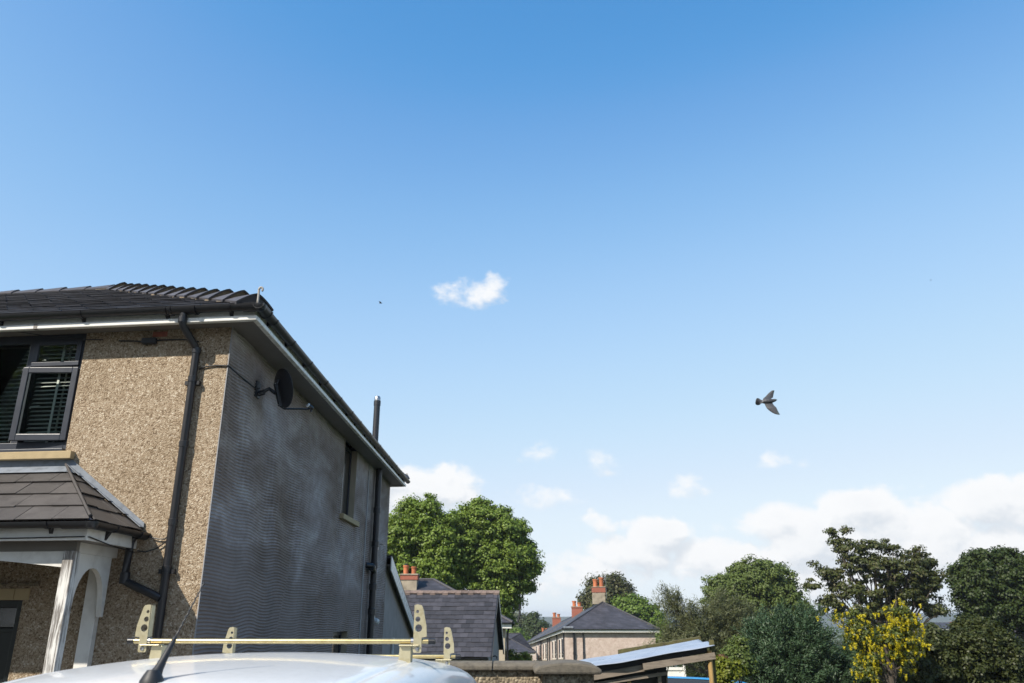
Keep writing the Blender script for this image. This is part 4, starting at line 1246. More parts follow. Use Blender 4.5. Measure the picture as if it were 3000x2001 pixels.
# roof bars, each with feet and ladder stops
def roof_bar(label, c, w, foot_dx, foot_h, stop_k):
    t = thing('roof_bar', label, 'roof bar', c, 'bars across the van roof')
    c = Vector(c)
    dx = Vector((math.cos(VY), -math.sin(VY), 0)); dy = Vector((math.sin(VY), math.cos(VY), 0)); up_ = Vector((0, 0, 1))
    MB().tube([c - dx * w / 2, c + dx * w / 2], .0125, 16).build('crossbar', 'zinc', t, smooth=True)
    for s_g in (-1, 1):
        MB().lathe(c + dx * s_g * (w / 2 - .006), [(.0145, -.016), (.0145, .016), (.010, .018)], 14, axis=tuple(dx * s_g)).build('end_cap', 'black_plastic', t, smooth=True)
        f = c + dx * s_g * foot_dx
        foot = MB()
        foot.hexa([tuple(f + dx * a + dy * b + up_ * z) for a, b, z in ((-.028, -.012, -foot_h), (.034, -.012, -foot_h), (.034, .05, -foot_h), (-.028, .05, -foot_h), (-.022, -.012, -.022), (.034, -.012, -.022), (.034, .05, -.022), (-.022, .05, -.022))])
        foot.hexa([tuple(f + dx * a * s_g + dy * b + up_ * z) for a, b, z in ((-.024, -.03, -.0215), (.075, -.03, -.0215), (.075, .03, -.0215), (-.024, .03, -.0215), (-.024, -.03, -.015), (.075, -.03, -.015), (.075, .03, -.015), (-.024, .03, -.015))])
        foot.hexa([tuple(f + dx * a * s_g + dy * b + up_ * z) for a, b, z in ((-.12, -.02, -foot_h - .01), (.03, -.02, -foot_h - .012), (.03, .06, -foot_h - .012), (-.12, .06, -foot_h - .01), (-.12, -.02, -foot_h - .002), (.03, -.02, -foot_h), (.03, .06, -foot_h), (-.12, .06, -foot_h - .002))])
        fo = foot.build('foot', 'zinc_plate', t, bevel=.002)
        cl = MB(); cl.lathe(f + dx * s_g * .05, [(.014, -.02), (.0165, -.018), (.0165, .018), (.014, .02)], 12, axis=tuple(dx)); cl.lathe(f + dx * s_g * .055 - up_ * .02, [(.007, -.028), (.007, .0)], 8)
        cl.build('clamp', 'steel', t, smooth=True)
        # ladder stop
        st_ = c + dx * s_g * (w / 2 - .075)
        o_ = [(-.019, -.052), (.019, -.052), (.024, -.046), (.024, .018), (.052, .022), (.052, .036), (.049, .075), (.026, .158), (.018, .170), (-.006, .174), (-.018, .172), (-.024, -.046)]
        o_ = [(x * s_g * .86 * stop_k, y * stop_k) for x, y in o_]
        if s_g < 0: o_ = o_[::-1]
        hol = [circ(.004 * s_g, .062, .0175), circ(-.001 * s_g, .104, .0125), circ(-.004 * s_g, .140, .0078)]
        m4 = Matrix.Translation(st_ - dy * .016) @ Matrix((dx, up_, -dy)).transposed().to_4x4()
        pl_ = plate('ladder_stop', o_, hol, .0035, 'zinc_plate', t, m4)
        fl = MB()
        xi = -.022 * s_g * .86 * stop_k
        fl.hexa([tuple(st_ + dx * (xi + q) + dy * b + up_ * z) for q, b, z in ((-.0018, -.0145, .02), (.0018, -.0145, .02), (.0018, .026, .02), (-.0018, .026, .02), (-.0018, -.0145, .170), (.0018, -.0145, .170), (.0018, .022, .168), (-.0018, .022, .168))])
        xo = s_g * .86 * stop_k
        fl.hexa([tuple(st_ + dx * (q * xo + e) + dy * b + up_ * z) for q, e, b, z in ((.051, -.001, -.0145, .024), (.051, .001, -.0145, .024), (.051, .001, .006, .024), (.051, -.001, .006, .024), (.028, -.001, -.0145, .152), (.028, .001, -.0145, .152), (.028, .001, .004, .15), (.028, -.001, .004, .15))])
        fl.build('stop_flange', 'zinc_plate', t)
        MB().lathe(st_ - dy * .017 - up_ * .034, [(.010, 0), (.010, .004), (.006, .008)], 12, axis=tuple(-dy)).build('bolt', 'steel', t, smooth=True)
    return t
roof_bar('brass coloured roof bar nearer the aerial, with tall perforated end stops', (-1.155, 4.24, CZ - .114), 1.53, .625, .115, 1.0)
roof_bar('brass coloured roof bar farther back on the van, set lower', (-1.095, 5.38, CZ - .234), 1.53, .645, .10, 1.0)

# ------------------------------------------------------------------ garden wall with pier
gw = thing('garden_wall', 'roughcast garden wall with concrete coping and a wide capped pier', 'wall', (-.3, 9.1, 0))
MB().box(-1.9, .30, 9.02, 9.24, -.3, 1.668).build('wall_body', 'roughcast_grey', gw)
def coping(x0, x1):
    m_ = MB(); prof = [(8.965, 1.672), (8.965, 1.715), (9.0, 1.742), (9.06, 1.756), (9.13, 1.760), (9.2, 1.756), (9.26, 1.742), (9.295, 1.715), (9.295, 1.672)]
    m_.prism([(x0, y, z) for y, z in prof], (x1 - x0, 0, 0)); return m_
xs = [-1.9, -1.36, -.80, -.20, .395]
for a, b in zip(xs, xs[1:]): coping(a + .004, b - .004).build('coping_stone', 'concrete_coping', gw, bevel=.012)
pier = MB().box(.30, .80, 8.42, 8.92, -.1, 1.668).build('pier', 'roughcast_grey', gw)
m_ = MB(); prof = []
for i in range(13):
    x = -.33 + .66 * i / 12; prof.append((.545 + x, 1.725 + .055 * math.cos(math.pi * x / .66) ** .6 if abs(x) < .325 else 1.715))
m_.prism([(.215, 8.34, 1.672)] + [(x, 8.34, z) for x, z in prof] + [(.875, 8.34, 1.672)], (0, .66, 0))
m_.build('pier_cap', 'concrete_coping', pier, bevel=.028)

# ------------------------------------------------------------------ lean-to shelter beyond the wall
sh = thing('shelter', 'lean-to shelter of grey timber with plastic sheet roof and black tarpaulin', 'shelter', (2.0, 12.4, gz(12.4)))
def slope_z(x): return 1.565 + (x - 1.1) * .163
m_ = MB(); nx_, ny_ = 44, 8; vs = []; fs = []
for j in range(ny_ + 1):
    for i in range(nx_ + 1):
        x = .55 + 2.25 * i / nx_
        y = 11.75 + 1.15 * j / ny_ + .015 * math.sin(x * 7)
        z = slope_z(x) + .012 * math.sin(j * math.pi) + .012 * math.sin(2 * math.pi * y / .19) + .035 * j / ny_ + .010 * mnoise.noise((x * 3, y * 3, 0))
        vs.append((x, y, z))
W = nx_ + 1
for j in range(ny_):
    for i in range(nx_): fs.append((j * W + i, j * W + i + 1, (j + 1) * W + i + 1, (j + 1) * W + i))
m_.add(vs, fs)
o = m_.build('roof_sheet', 'sheet_plastic', sh, smooth=True)
MB().bar((.95, 11.92, slope_z(.95) - .055), (2.72, 11.92, slope_z(2.72) - .055), .02, .085).build('gap_filler', 'tarp', sh)  # black strip added to make the gap between sheet and beam dark
sd = o.modifiers.new('sol', 'SOLIDIFY'); sd.thickness = .006
m_ = MB()
m_.bar((1.0, 11.86, slope_z(1.0) - .145), (1.95, 11.86, slope_z(1.95) - .145), .045, .085)
m_.build('beam', 'timber_grey', sh)
MB().bar((1.80, 11.80, slope_z(1.8) - .125), (2.80, 11.80, slope_z(2.80) - .145), .04, .085).build('beam', 'timber_grey', sh)
MB().bar((.9, 12.75, slope_z(.9) - .05), (2.8, 12.75, slope_z(2.80) - .05), .045, .085).build('beam', 'timber_grey', sh)
MB().bar((.75, 11.90, slope_z(.75) - .235), (2.14, 11.90, slope_z(2.14) - .27), .03, .045).build('rail', 'timber_grey', sh)
MB().tube([(2.735, 11.83, gz(12)), (2.74, 11.83, 1.0), (2.735, 11.835, 1.76)], .034, 10).build('post', 'timber_yellow', sh, smooth=True)
MB().box(2.755, 2.815, 11.865, 11.905, gz(12), 1.90).build('post', 'moss', sh)
for x, mname in ((1.19, 'timber_grey'), (1.61, 'timber_yellow'), (2.03, 'timber_grey')):
    MB().bar((x, 11.94, gz(12)), (x + .01, 11.94, slope_z(x) - .24), .05, .04, up=(0, 1, 0)).build('post', mname, sh)
m_ = MB(); vs = []; fs = []; nx_, nz_ = 30, 14
for j in range(nz_ + 1):
    for i in range(nx_ + 1):
        x = .6 + 1.56 * i / nx_; zt2 = slope_z(x) - .06
        z = gz(12) + (zt2 - gz(12)) * j / nz_
        vs.append((x, 12.02 + .03 * mnoise.noise((x * 2.5, 0, z * 2)) + .02 * math.sin(x * 9 + z * 3), z))
W = nx_ + 1
for j in range(nz_):
    for i in range(nx_): fs.append((j * W + i, j * W + i + 1, (j + 1) * W + i + 1, (j + 1) * W + i))
vs2 = len(vs)
m_.add(vs, fs)
m_.add([(2.16, 12.03, gz(12)), (2.16, 12.03, slope_z(2.16) - .12), (2.15, 12.85, slope_z(2.16) - .1), (2.15, 12.85, gz(12))], [(0, 1, 2, 3)])
m_.build('tarpaulin', 'tarp', sh, smooth=True)
MB().tube([(2.20, 11.98, slope_z(2.2) - .15), (2.15, 11.97, 1.45), (2.14, 11.97, .3)], .012, 8).build('pole', 'timber_grey', sh, smooth=True)
m_ = MB(); vs = []; n_ = 24
for i in range(n_ + 1):
    x = 1.62 + 1.25 * i / n_; z = slope_z(x) + .078 - .012 * i / n_
    b_ = .012 * mnoise.noise((x * 9, 1, 1))
    vs += [(x, 12.93, z - .08), (x, 12.93, z + b_), (x, 13.06, z + b_), (x, 13.06, z - .08)]
fs = []
for i in range(n_):
    for k in range(4): fs.append((i * 4 + k, i * 4 + (k + 1) % 4, (i + 1) * 4 + (k + 1) % 4, (i + 1) * 4 + k))
fs += [(0, 3, 2, 1), tuple(n_ * 4 + k for k in range(4))]
m_.add(vs, fs); m_.build('mossy_board', 'moss', sh)

# ------------------------------------------------------------------ trampoline
tp = thing('trampoline', 'garden trampoline with bright blue rim padding and dark skirt', 'trampoline', (3.75, 21.9, gz(21.9)))
tc_ = Vector((3.75, 21.9, .60)); tr_ = 2.15
m_ = MB(); vs = []; fs = []; n_ = 48
for i in range(n_):
    an = 2 * math.pi * i / n_
    for (r, z) in ((tr_ - .18, .01), (tr_ - .16, .035), (tr_ - .02, .045), (tr_ + .05, .02), (tr_ + .055, -.05), (tr_ + .03, -.055), (tr_ - .15, -.02)):
        vs.append(tuple(tc_ + Vector((r * math.cos(an), r * math.sin(an), z))))
for i in range(n_):
    for k in range(7): fs.append((i * 7 + k, i * 7 + (k + 1) % 7, ((i + 1) % n_) * 7 + (k + 1) % 7, ((i + 1) % n_) * 7 + k))
m_.add(vs, fs); m_.build('rim_pad', 'blue_pad', tp, smooth=True)
MB().lathe(tc_, [(.02, -.001), (tr_ - .1, -.003), (tr_ - .1, -.008), (.02, -.01)], 40).build('jumping_mat', 'net_black', tp)
m_ = MB(); vs = []; fs = []
for i in range(n_):
    an = 2 * math.pi * i / n_; r = tr_ + .0 + .02 * math.sin(i * 2.4)
    vs += [tuple(tc_ + Vector((r * math.cos(an), r * math.sin(an), -.05))), tuple(Vector((tc_.x + r * 1.01 * math.cos(an), tc_.y + r * 1.01 * math.sin(an), gz(21.9) + .05)))]
for i in range(n_): fs.append((2 * i, 2 * ((i + 1) % n_), 2 * ((i + 1) % n_) + 1, 2 * i + 1))
m_.add(vs, fs); m_.build('skirt', 'net_black', tp)
for i in range(8):
    an = 2 * math.pi * (i + .22) / 8
    p = tc_ + Vector((math.cos(an) * (tr_ + .035), math.sin(an) * (tr_ + .035), 0))
    MB().tube([(p.x + .06 * math.cos(an), p.y + .06 * math.sin(an), gz(21.9)), (p.x + .03 * math.cos(an), p.y + .03 * math.sin(an), p.z - .06)], .02, 8).build('leg', 'steel', tp, smooth=True)

# ------------------------------------------------------------------ conservatory
cv = thing('conservatory', 'small white conservatory with glazed roof beyond the shelter', 'conservatory', (8.6, 50, gz(50)))
m_ = MB()
for x in (7.4, 8.75, 10.02): m_.bar((x, 50, gz(50)), (x, 50, -.42), .14, .12, up=(0, 1, 0))
m_.box(7.3, 10.12, 49.92, 50.06, -.47, -.34); m_.box(7.34, 10.08, 49.95, 50.05, -1.0, -.84); m_.box(7.34, 10.08, 49.95, 50.05, -.62, -.54)
for y in (52.5,):
    m_.box(7.3, 10.12, y, y + .1, -.47, -.34); m_.bar((10.02, y, gz(50)), (10.02, y, -.42), .14, .12, up=(0, 1, 0)); m_.bar((7.4, y, gz(50)), (7.4, y, -.42), .14, .12, up=(0, 1, 0))
m_.box(9.96, 10.08, 50.06, 52.5, -.47, -.34); m_.box(7.34, 7.46, 50.06, 52.5, -.47, -.34)
ap = (8.75 + .55, 51.2, -.02)
for q in ((10.12, 49.95, -.36), (9.3, 49.95, -.36), (7.3, 49.95, -.36), (10.1, 52.55, -.36), (7.3, 52.55, -.36)): m_.bar(q, ap, .13, .10)
m_.build('frame', 'white_upvc', cv)
m_ = MB()
for tri in (((7.3, 49.98, -.355), (10.1, 49.98, -.355), ap), ((10.1, 49.98, -.355), (10.1, 52.5, -.355), ap), ((7.3, 52.5, -.355), (7.3, 49.98, -.355), ap), ((10.1, 52.5, -.355), (7.3, 52.5, -.355), ap)):
    m_.add(tri, [(0, 1, 2)])
m_.build('roof_glass', 'roof_glazing', cv)
MB().box(7.47, 8.68, 50.0, 50.02, -.83, -.48).build('pane', 'glass', cv); MB().box(8.82, 9.95, 50.0, 50.02, -.83, -.63).build('pane', 'glass', cv)
MB().box(7.47, 9.95, 50.0, 50.03, gz(50), -1.01).build('base_panel', 'white_upvc', cv)
MB().box(7.25, 10.15, 49.9, 52.65, gz(50) - .5, gz(50) + .002).build('plinth', 'red_brick', cv)
cv.location.z += .28

# ------------------------------------------------------------------ buildings behind
def chimney(parent, c, w, d, h, band, pots, body='chimney_render', zz=None, n_=2):
    x, y, z = c
    s = MB().box(x - w / 2, x + w / 2, y - d / 2, y + d / 2, z, z + h).build('chimney_stack', body, parent, bevel=.01)
    MB().box(x - w / 2 - .03, x + w / 2 + .03, y - d / 2 - .03, y + d / 2 + .03, z + h + .002, z + h + band).build('brick_band', 'red_brick', s)
    MB().box(x - w / 2 - .06, x + w / 2 + .06, y - d / 2 - .06, y + d / 2 + .06, z + h + band + .002, z + h + band + .07).build('chimney_cap', 'chimney_render', s, bevel=.01)
    for i, ph in enumerate(pots):
        px = x - w / 2 + w * (i + .5) / len(pots)
        r = min(.13, w * .17) if w < 1 else .2
        MB().lathe((px, y, z + h + band + .06), [(r * .95, 0), (r * .92, ph * .55), (r * 1.0, ph * .8), (r * 1.18, ph * .84), (r * 1.18, ph), (r * .8, ph)], 14).build('chimney_pot', 'terracotta', s, smooth=True)
    return s

# outbuilding with the big slate slope
ob = thing('outbuilding', 'low building with dark slate slope and lichen ridge behind the house', 'building', (-3.8, 29, gz(29)))
ROT = R(3.4)
ogn = Vector((-.66, 26.5, 0)); oax = Vector((-math.cos(ROT), math.sin(ROT), 0)); oay = Vector((math.sin(ROT), math.cos(ROT), 0))
def O(a, b, z): return ogn + oax * a + oay * b + Vector((0, 0, z))
oe, orz, orun = 1.03, 3.02, 2.75
MB(O).box(.13, 6.9, .28, .30, gz(29) - .3, 1.0).build('front_wall', 'cream_render', ob)
gm = MB(); gm.add([O(.13, .3, gz(29)), O(.13, 5.2, gz(29)), O(.13, 5.2, 1.06), O(.13, orun, orz - .03), O(.13, .3, 1.06)], [(0, 1, 2, 3, 4)])
gm.add([O(6.9, .3, gz(29)), O(6.9, 5.2, gz(29)), O(6.9, 5.2, 1.06), O(6.9, orun, orz - .03), O(6.9, .3, 1.06)], [(0, 1, 2, 3, 4)])
gm.add([O(.13, 5.2, gz(29)), O(6.9, 5.2, gz(29)), O(6.9, 5.2, 1.06), O(.13, 5.2, 1.06)], [(0, 1, 2, 3)])
gm.build('gable_wall', 'grey_render', ob)
rm_ = MB(); rm_.add([O(.0, 0, oe), O(7.1, 0, oe), O(7.1, orun, orz), O(.0, orun, orz), O(0, 2 * orun, oe), O(7.1, 2 * orun, oe)], [(0, 1, 2, 3), (3, 2, 5, 4)])
orf = rm_.build('roof', 'roof_far', ob)
upv = oay * orun + Vector((0, 0, orz - oe)); sl = upv.length; up = upv / sl; nr = oax.cross(up); nr = nr if nr.z > 0 else -nr
slope_slates(orf, 'slate_far', O(0, 0, oe) - up * .02, oax, up, nr.normalized(), 7.1, sl, .27, .235, [], th=.008, keep=lambda x, y: x < 3.7, seed=21)
m2 = hip_tile_mesh(.46, .15, .085, .012)
m2.materials.clear(); m2.materials.append(M['ridge_lichen']); m2.materials.append(M['ridge_lichen'])
lay_tiles('ridge_tile', m2, O(7.1, orun, orz + .035), O(-.05, orun, orz + .035), 16, orf, seed=7)
MB().prism([O(-.03, 0, oe + .03), O(-.03, orun, orz + .03), O(-.03, 2 * orun, oe + .03), O(-.03, 2 * orun, oe - .15), O(-.03, orun, orz - .15), O(-.03, 0, oe - .15)], oax * .03).build('bargeboard', 'black_plastic', ob)
MB().prism([O(-.045, orun, orz - .02), O(-.045, 2 * orun + .02, oe - .02), O(-.045, 2 * orun + .02, oe - .17), O(-.045, orun, orz - .17)], oax * .012).build('bargeboard', 'white_upvc', ob)
g_ = MB(); half_pipe(g_, O(.06, -.06, oe - .03), O(7.1, -.06, oe - .03), .06); g_.build('gutter', 'black_plastic', ob, smooth=True)
MB(O).box(.14, 1.03, .26, .275, .78, .96).build('fascia', 'white_upvc', ob)
MB(O).box(1.06, 2.4, .26, .275, .78, .96).build('fascia', 'white_upvc', ob)
MB(O).box(1.50, 2.25, .25, .29, -.5, .70).build('window', 'glass_dark', ob)
MB().tube([O(.32, .02, .98), O(.32, .2, .8), O(.32, .24, -.5)], .035, 8).build('downpipe', 'black_plastic', ob, smooth=True)
MB().tube([O(.10, 2.0, .95), O(.02, 2.0, .98), O(-.05, 1.9, .94), O(-.05, 1.85, .88)], .02, 8).build('wall_lamp', 'black_plastic', ob, smooth=True)

def hip_house(name, label, x0, x1, y0, y1, ze, ztop, zb, mat, over=.35, hipl=True, hipr=True, fn=lambda x, y, z: (x, y, z), ridge='x'):
    t = thing(name, label, 'house', tuple(fn((x0 + x1) / 2, (y0 + y1) / 2, zb)))
    w = MB(fn)
    w.add([(x0, y0, zb), (x1, y0, zb), (x1, y1, zb), (x0, y1, zb), (x0, y0, ze), (x1, y0, ze), (x1, y1, ze), (x0, y1, ze)], [(0, 1, 5, 4), (1, 2, 6, 5), (2, 3, 7, 6), (3, 0, 4, 7)])
    w.build('wall', mat, t)
    a0, a1, b0, b1 = x0 - over, x1 + over, y0 - over, y1 + over
    if ridge == 'x':
        r = (b1 - b0) / 2
        p, q = (a0 + (r if hipl else 0), b0 + r, ztop), (a1 - (r if hipr else 0), b0 + r, ztop)
        cs = [(a0, b0, ze), (a1, b0, ze), (a1, b1, ze), (a0, b1, ze), p, q]
        fs = [(0, 1, 5, 4), (1, 2, 5), (2, 3, 4, 5), (3, 0, 4)]
    else:
        r = (a1 - a0) / 2
        p, q = (a0 + r, b0 + (r if hipl else 0), ztop), (a0 + r, b1 - (r if hipr else 0), ztop)
        cs = [(a0, b0, ze), (a1, b0, ze), (a1, b1, ze), (a0, b1, ze), p, q]
        fs = [(0, 1, 4), (1, 2, 5, 4), (2, 3, 5), (3, 0, 4, 5)]
    m_ = MB(fn); m_.add(cs, fs + [(3, 2, 1, 0)])
    rf = m_.build('roof', 'roof_far', t)
    # ridge and hip cappings
    hips = [(cs[0], p), (cs[1], q if ridge == 'x' else p), (cs[2], q), (cs[3], p if ridge == 'x' else q), (p, q)]
    m_ = MB()
    for u_, v_ in hips:
        if (Vector(u_) - Vector(v_)).length > .1: m_.tube([fn(*u_), fn(*v_)], .07, 6)
    m_.build('ridge_capping', 'ridge_lichen' if 'lichen' in label else 'slate_far', rf, smooth=True)
    f_ = MB(fn)
    f_.box(a0 + .05, a1 - .05, b0 + .03, b0 + .06, ze - .25, ze - .02); f_.box(a0 + .05, a0 + .08, b0 + .07, b1 - .05, ze - .25, ze - .02); f_.box(a1 - .08, a1 - .05, b0 + .07, b1 - .05, ze - .25, ze - .02)
    f_.build('fascia', 'white_upvc', t)
    g_ = MB()
    half_pipe(g_, fn(a0, b0 - .05, ze - .0), fn(a1, b0 - .05, ze - .0), .06); half_pipe(g_, fn(a1 + .05, b0, ze), fn(a1 + .05, b1, ze), .06); half_pipe(g_, fn(a0 - .05, b0, ze), fn(a0 - .05, b1, ze), .06)
    g_.build('gutter', 'black_plastic', t, smooth=True)
    return t, rf

# house behind the outbuilding
hb, hbr = hip_house('house', 'cream house with low hipped roof and chimney behind the outbuilding', -12.5, -.32, 38.35, 45.6, 1.97, 3.99, gz(42), 'cream_render')
chimney(hb, (-5.08, 41.2, 3.35), .80, .62, .58, .22, (.42, .36))
MB().tube([(-5.28, 41.2, 4.5), (-5.28, 41.2, 4.72)], .07, 10).build('cowl', 'dark_metal', hb, smooth=True)
MB().tube([(.10, 38.2, 1.92), (-.15, 38.28, 1.70), (-.20, 38.30, 1.55), (-.20, 38.30, gz(40))], .045, 8).build('downpipe', 'black_plastic', hb, smooth=True)
MB().tube([(.25, 38.5, 1.95), (.36, 38.5, 2.3), (.36, 38.5, 2.75)], .05, 8).build('vent_pipe', 'black_plastic', hb, smooth=True)
MB().box(-1.7, -.9, 38.28, 38.34, .5, 1.6).build('window', 'glass_dark', hb)

# the pale row going down the hill
def row_fn(x, y, z): return (x - .045 * y, 68 + y, z - .052 * y)
def window(parent, fn, x, y, z, w, h, name='window'):
    f_ = MB(fn)
    f_.box(x - .05, x + .02, y - w / 2, y + w / 2, z, z + h).build(name, 'white_upvc', parent)
    q = MB(fn); q.box(x - .07, x - .051, y - w / 2 + .09, y - .03, z + .09, z + h - .09); q.box(x - .07, x - .051, y + .03, y + w / 2 - .09, z + .09, z + h - .09); q.build('pane', 'glass_dark', parent)
    MB(fn).box(x - .12, x + .0, y - w / 2 - .1, y + w / 2 + .1, z - .12, z - .002).build('window_sill', 'chimney_render', parent)
c1, c1r = hip_house('house', 'pale pink end house with hipped slate roof and two orange chimney pots', 4.38, 11.55, .35, 16.0, 1.29, 3.62, -4.6, 'roughcast_pink', fn=row_fn, ridge='y', hipr=False)
chimney(c1, (7.50, 72.3, 3.25), 1.05, .7, .95, .42, (.62, .78))
MB().tube([(8.15, 72.3, 3.7), (8.15, 72.3, 5.6)], .025, 6).bar((7.9, 72.3, 5.45), (8.4, 72.3, 5.45), .03).build('tv_aerial', 'steel', c1)
for y, z0 in ((3.0, -.9), (5.2, -.9), (9.0, -.9), (11.5, -.9)): window(c1, row_fn, 4.38, y, z0, 1.15, 1.6)
for y, r_ in ((1.4, .06), (7.2, .06), (14.6, .06)):
    MB().tube([row_fn(4.28, y, 1.2), row_fn(4.28, y, -4)], r_, 8).build('downpipe', 'black_plastic', c1, smooth=True)
for x, r_ in ((4.98, .085), (5.72, .05)):
    MB().tube([(x, 68.25, 1.1), (x, 68.25, -4)], r_, 10).lathe((x, 68.25, -.55), [(r_, -.1), (r_ * 1.3, -.1), (r_ * 1.3, .1), (r_, .1)], 10).build('soil_pipe', 'black_plastic', c1, smooth=True)
MB().box(4.15, 4.95, 68.0, 68.35, 1.33, 1.48).build('roof_vent', 'lead', c1, bevel=.04)
c2, c2r = hip_house('house', 'middle house of the pale row, one red brick chimney on the ridge', 4.38, 11.55, 16.05, 38, 1.29, 3.62, -4.6, 'roughcast_pink', fn=row_fn, ridge='y', hipl=False, hipr=False)
chimney(c2, (6.72, 87, 1.9), 1.05, .8, 1.15, .12, (.55, .38), body='red_brick')
for y, z0 in ((19.0, -.9), (22.0, -.9), (27.0, -.9), (32, -.9)): window(c2, row_fn, 4.38, y, z0, 1.15, 1.6)
for y in (16.9, 25): MB().tube([row_fn(4.28, y, 1.2), row_fn(4.28, y, -4)], .06, 8).build('downpipe', 'black_plastic', c2, smooth=True)
c3, c3r = hip_house('house', 'far house at the left end of the pale row with red brick chimney', 4.38, 11.55, 38.05, 58, 1.29, 3.62, -4.6, 'roughcast_pink', fn=row_fn, ridge='y', hipl=False)
chimney(c3, (5.70, 108, .95), 1.05, .8, 1.05, .12, (.55, .40), body='red_brick')
c4, c4r = hip_house('house', 'distant cream house with dark hipped roof left of the pale row', -4.5, 4.2, 128, 138, -3.2, -.7, -9, 'cream_render')
chimney(c4, (4.9, 126, -1.6), 1.1, .8, 1.1, .35, (.75, .7))
c5, c5r = hip_house('house', 'dark roofed house just left of distant bright green bush', -2.5, 2.2, 92, 99, -1.4, .45, -6.5, 'cream_render')
MB().box(.3, 1.3, 91.95, 91.99, -5, -1.6).build('door_bay', 'door_paint', c5)
MB().box(-.9, -.2, 91.95, 91.99, -4.2, -2.2).build('window', 'glass_dark', c5)
# roofs glimpsed at the far right
c6, c6r = hip_house('house', 'house with dark slate roof at right edge behind the hedge', 34.6, 42, 60, 68, -.9, 1.5, gz(62), 'roughcast_pink')
c7, c7r = hip_house('house', 'small distant house with red tiled roof seen between the trees', 116, 126, 222, 230, .2, 1.4, gz(222) - 2, 'cream_render')
c7r.data.materials.clear(); c7r.data.materials.append(M['red_tile'])
c8, c8r = hip_house('house', 'distant grey roofed house left of the red tiled one', 98, 112, 200, 208, -.4, .9, gz(200) - 2, 'chimney_render')

# unseen houses added behind the photographer to cut fill light and darken window reflections
for k_, (x_, lab) in enumerate(((-17, 'unseen house added to cut fill light, farther left behind the camera'), (-3.5, 'unseen house added to cut fill light, straight behind the camera'), (10, 'unseen house added to cut fill light, right behind the camera'))):
    hh, hr_ = hip_house('house', lab, x_, x_ + 11, -27, -19, 5.0, 7.4, 0, 'pebbledash')
    for wx in (2, 6.5):
        for wz in (1.0, 3.5): MB().box(x_ + wx, x_ + wx + 1.8, -19.02, -18.96, wz, wz + 1.2).build('window', 'glass_dark', hh)

# ------------------------------------------------------------------ trees and shrubs
def norm_rows(a): return a / np.maximum(np.linalg.norm(a, axis=1, keepdims=True), 1e-9)

def leaves(cen, nrm, tan, L, W):
    """diamond leaves: centre, normal, long direction, length and width arrays -> verts, quads"""
    b = norm_rows(np.cross(nrm, tan)); t = norm_rows(np.cross(b, nrm))
    L = L[:, None]; W = W[:, None]
    fold = nrm * W * .18
    v = np.stack([cen - t * L * .5, cen + b * W * .5 + t * L * .06 + fold, cen + t * L * .5, cen - b * W * .5 + t * L * .06 + fold], 1)
    n = len(cen)
    return v.reshape(-1, 3), np.arange(4 * n).reshape(n, 4)

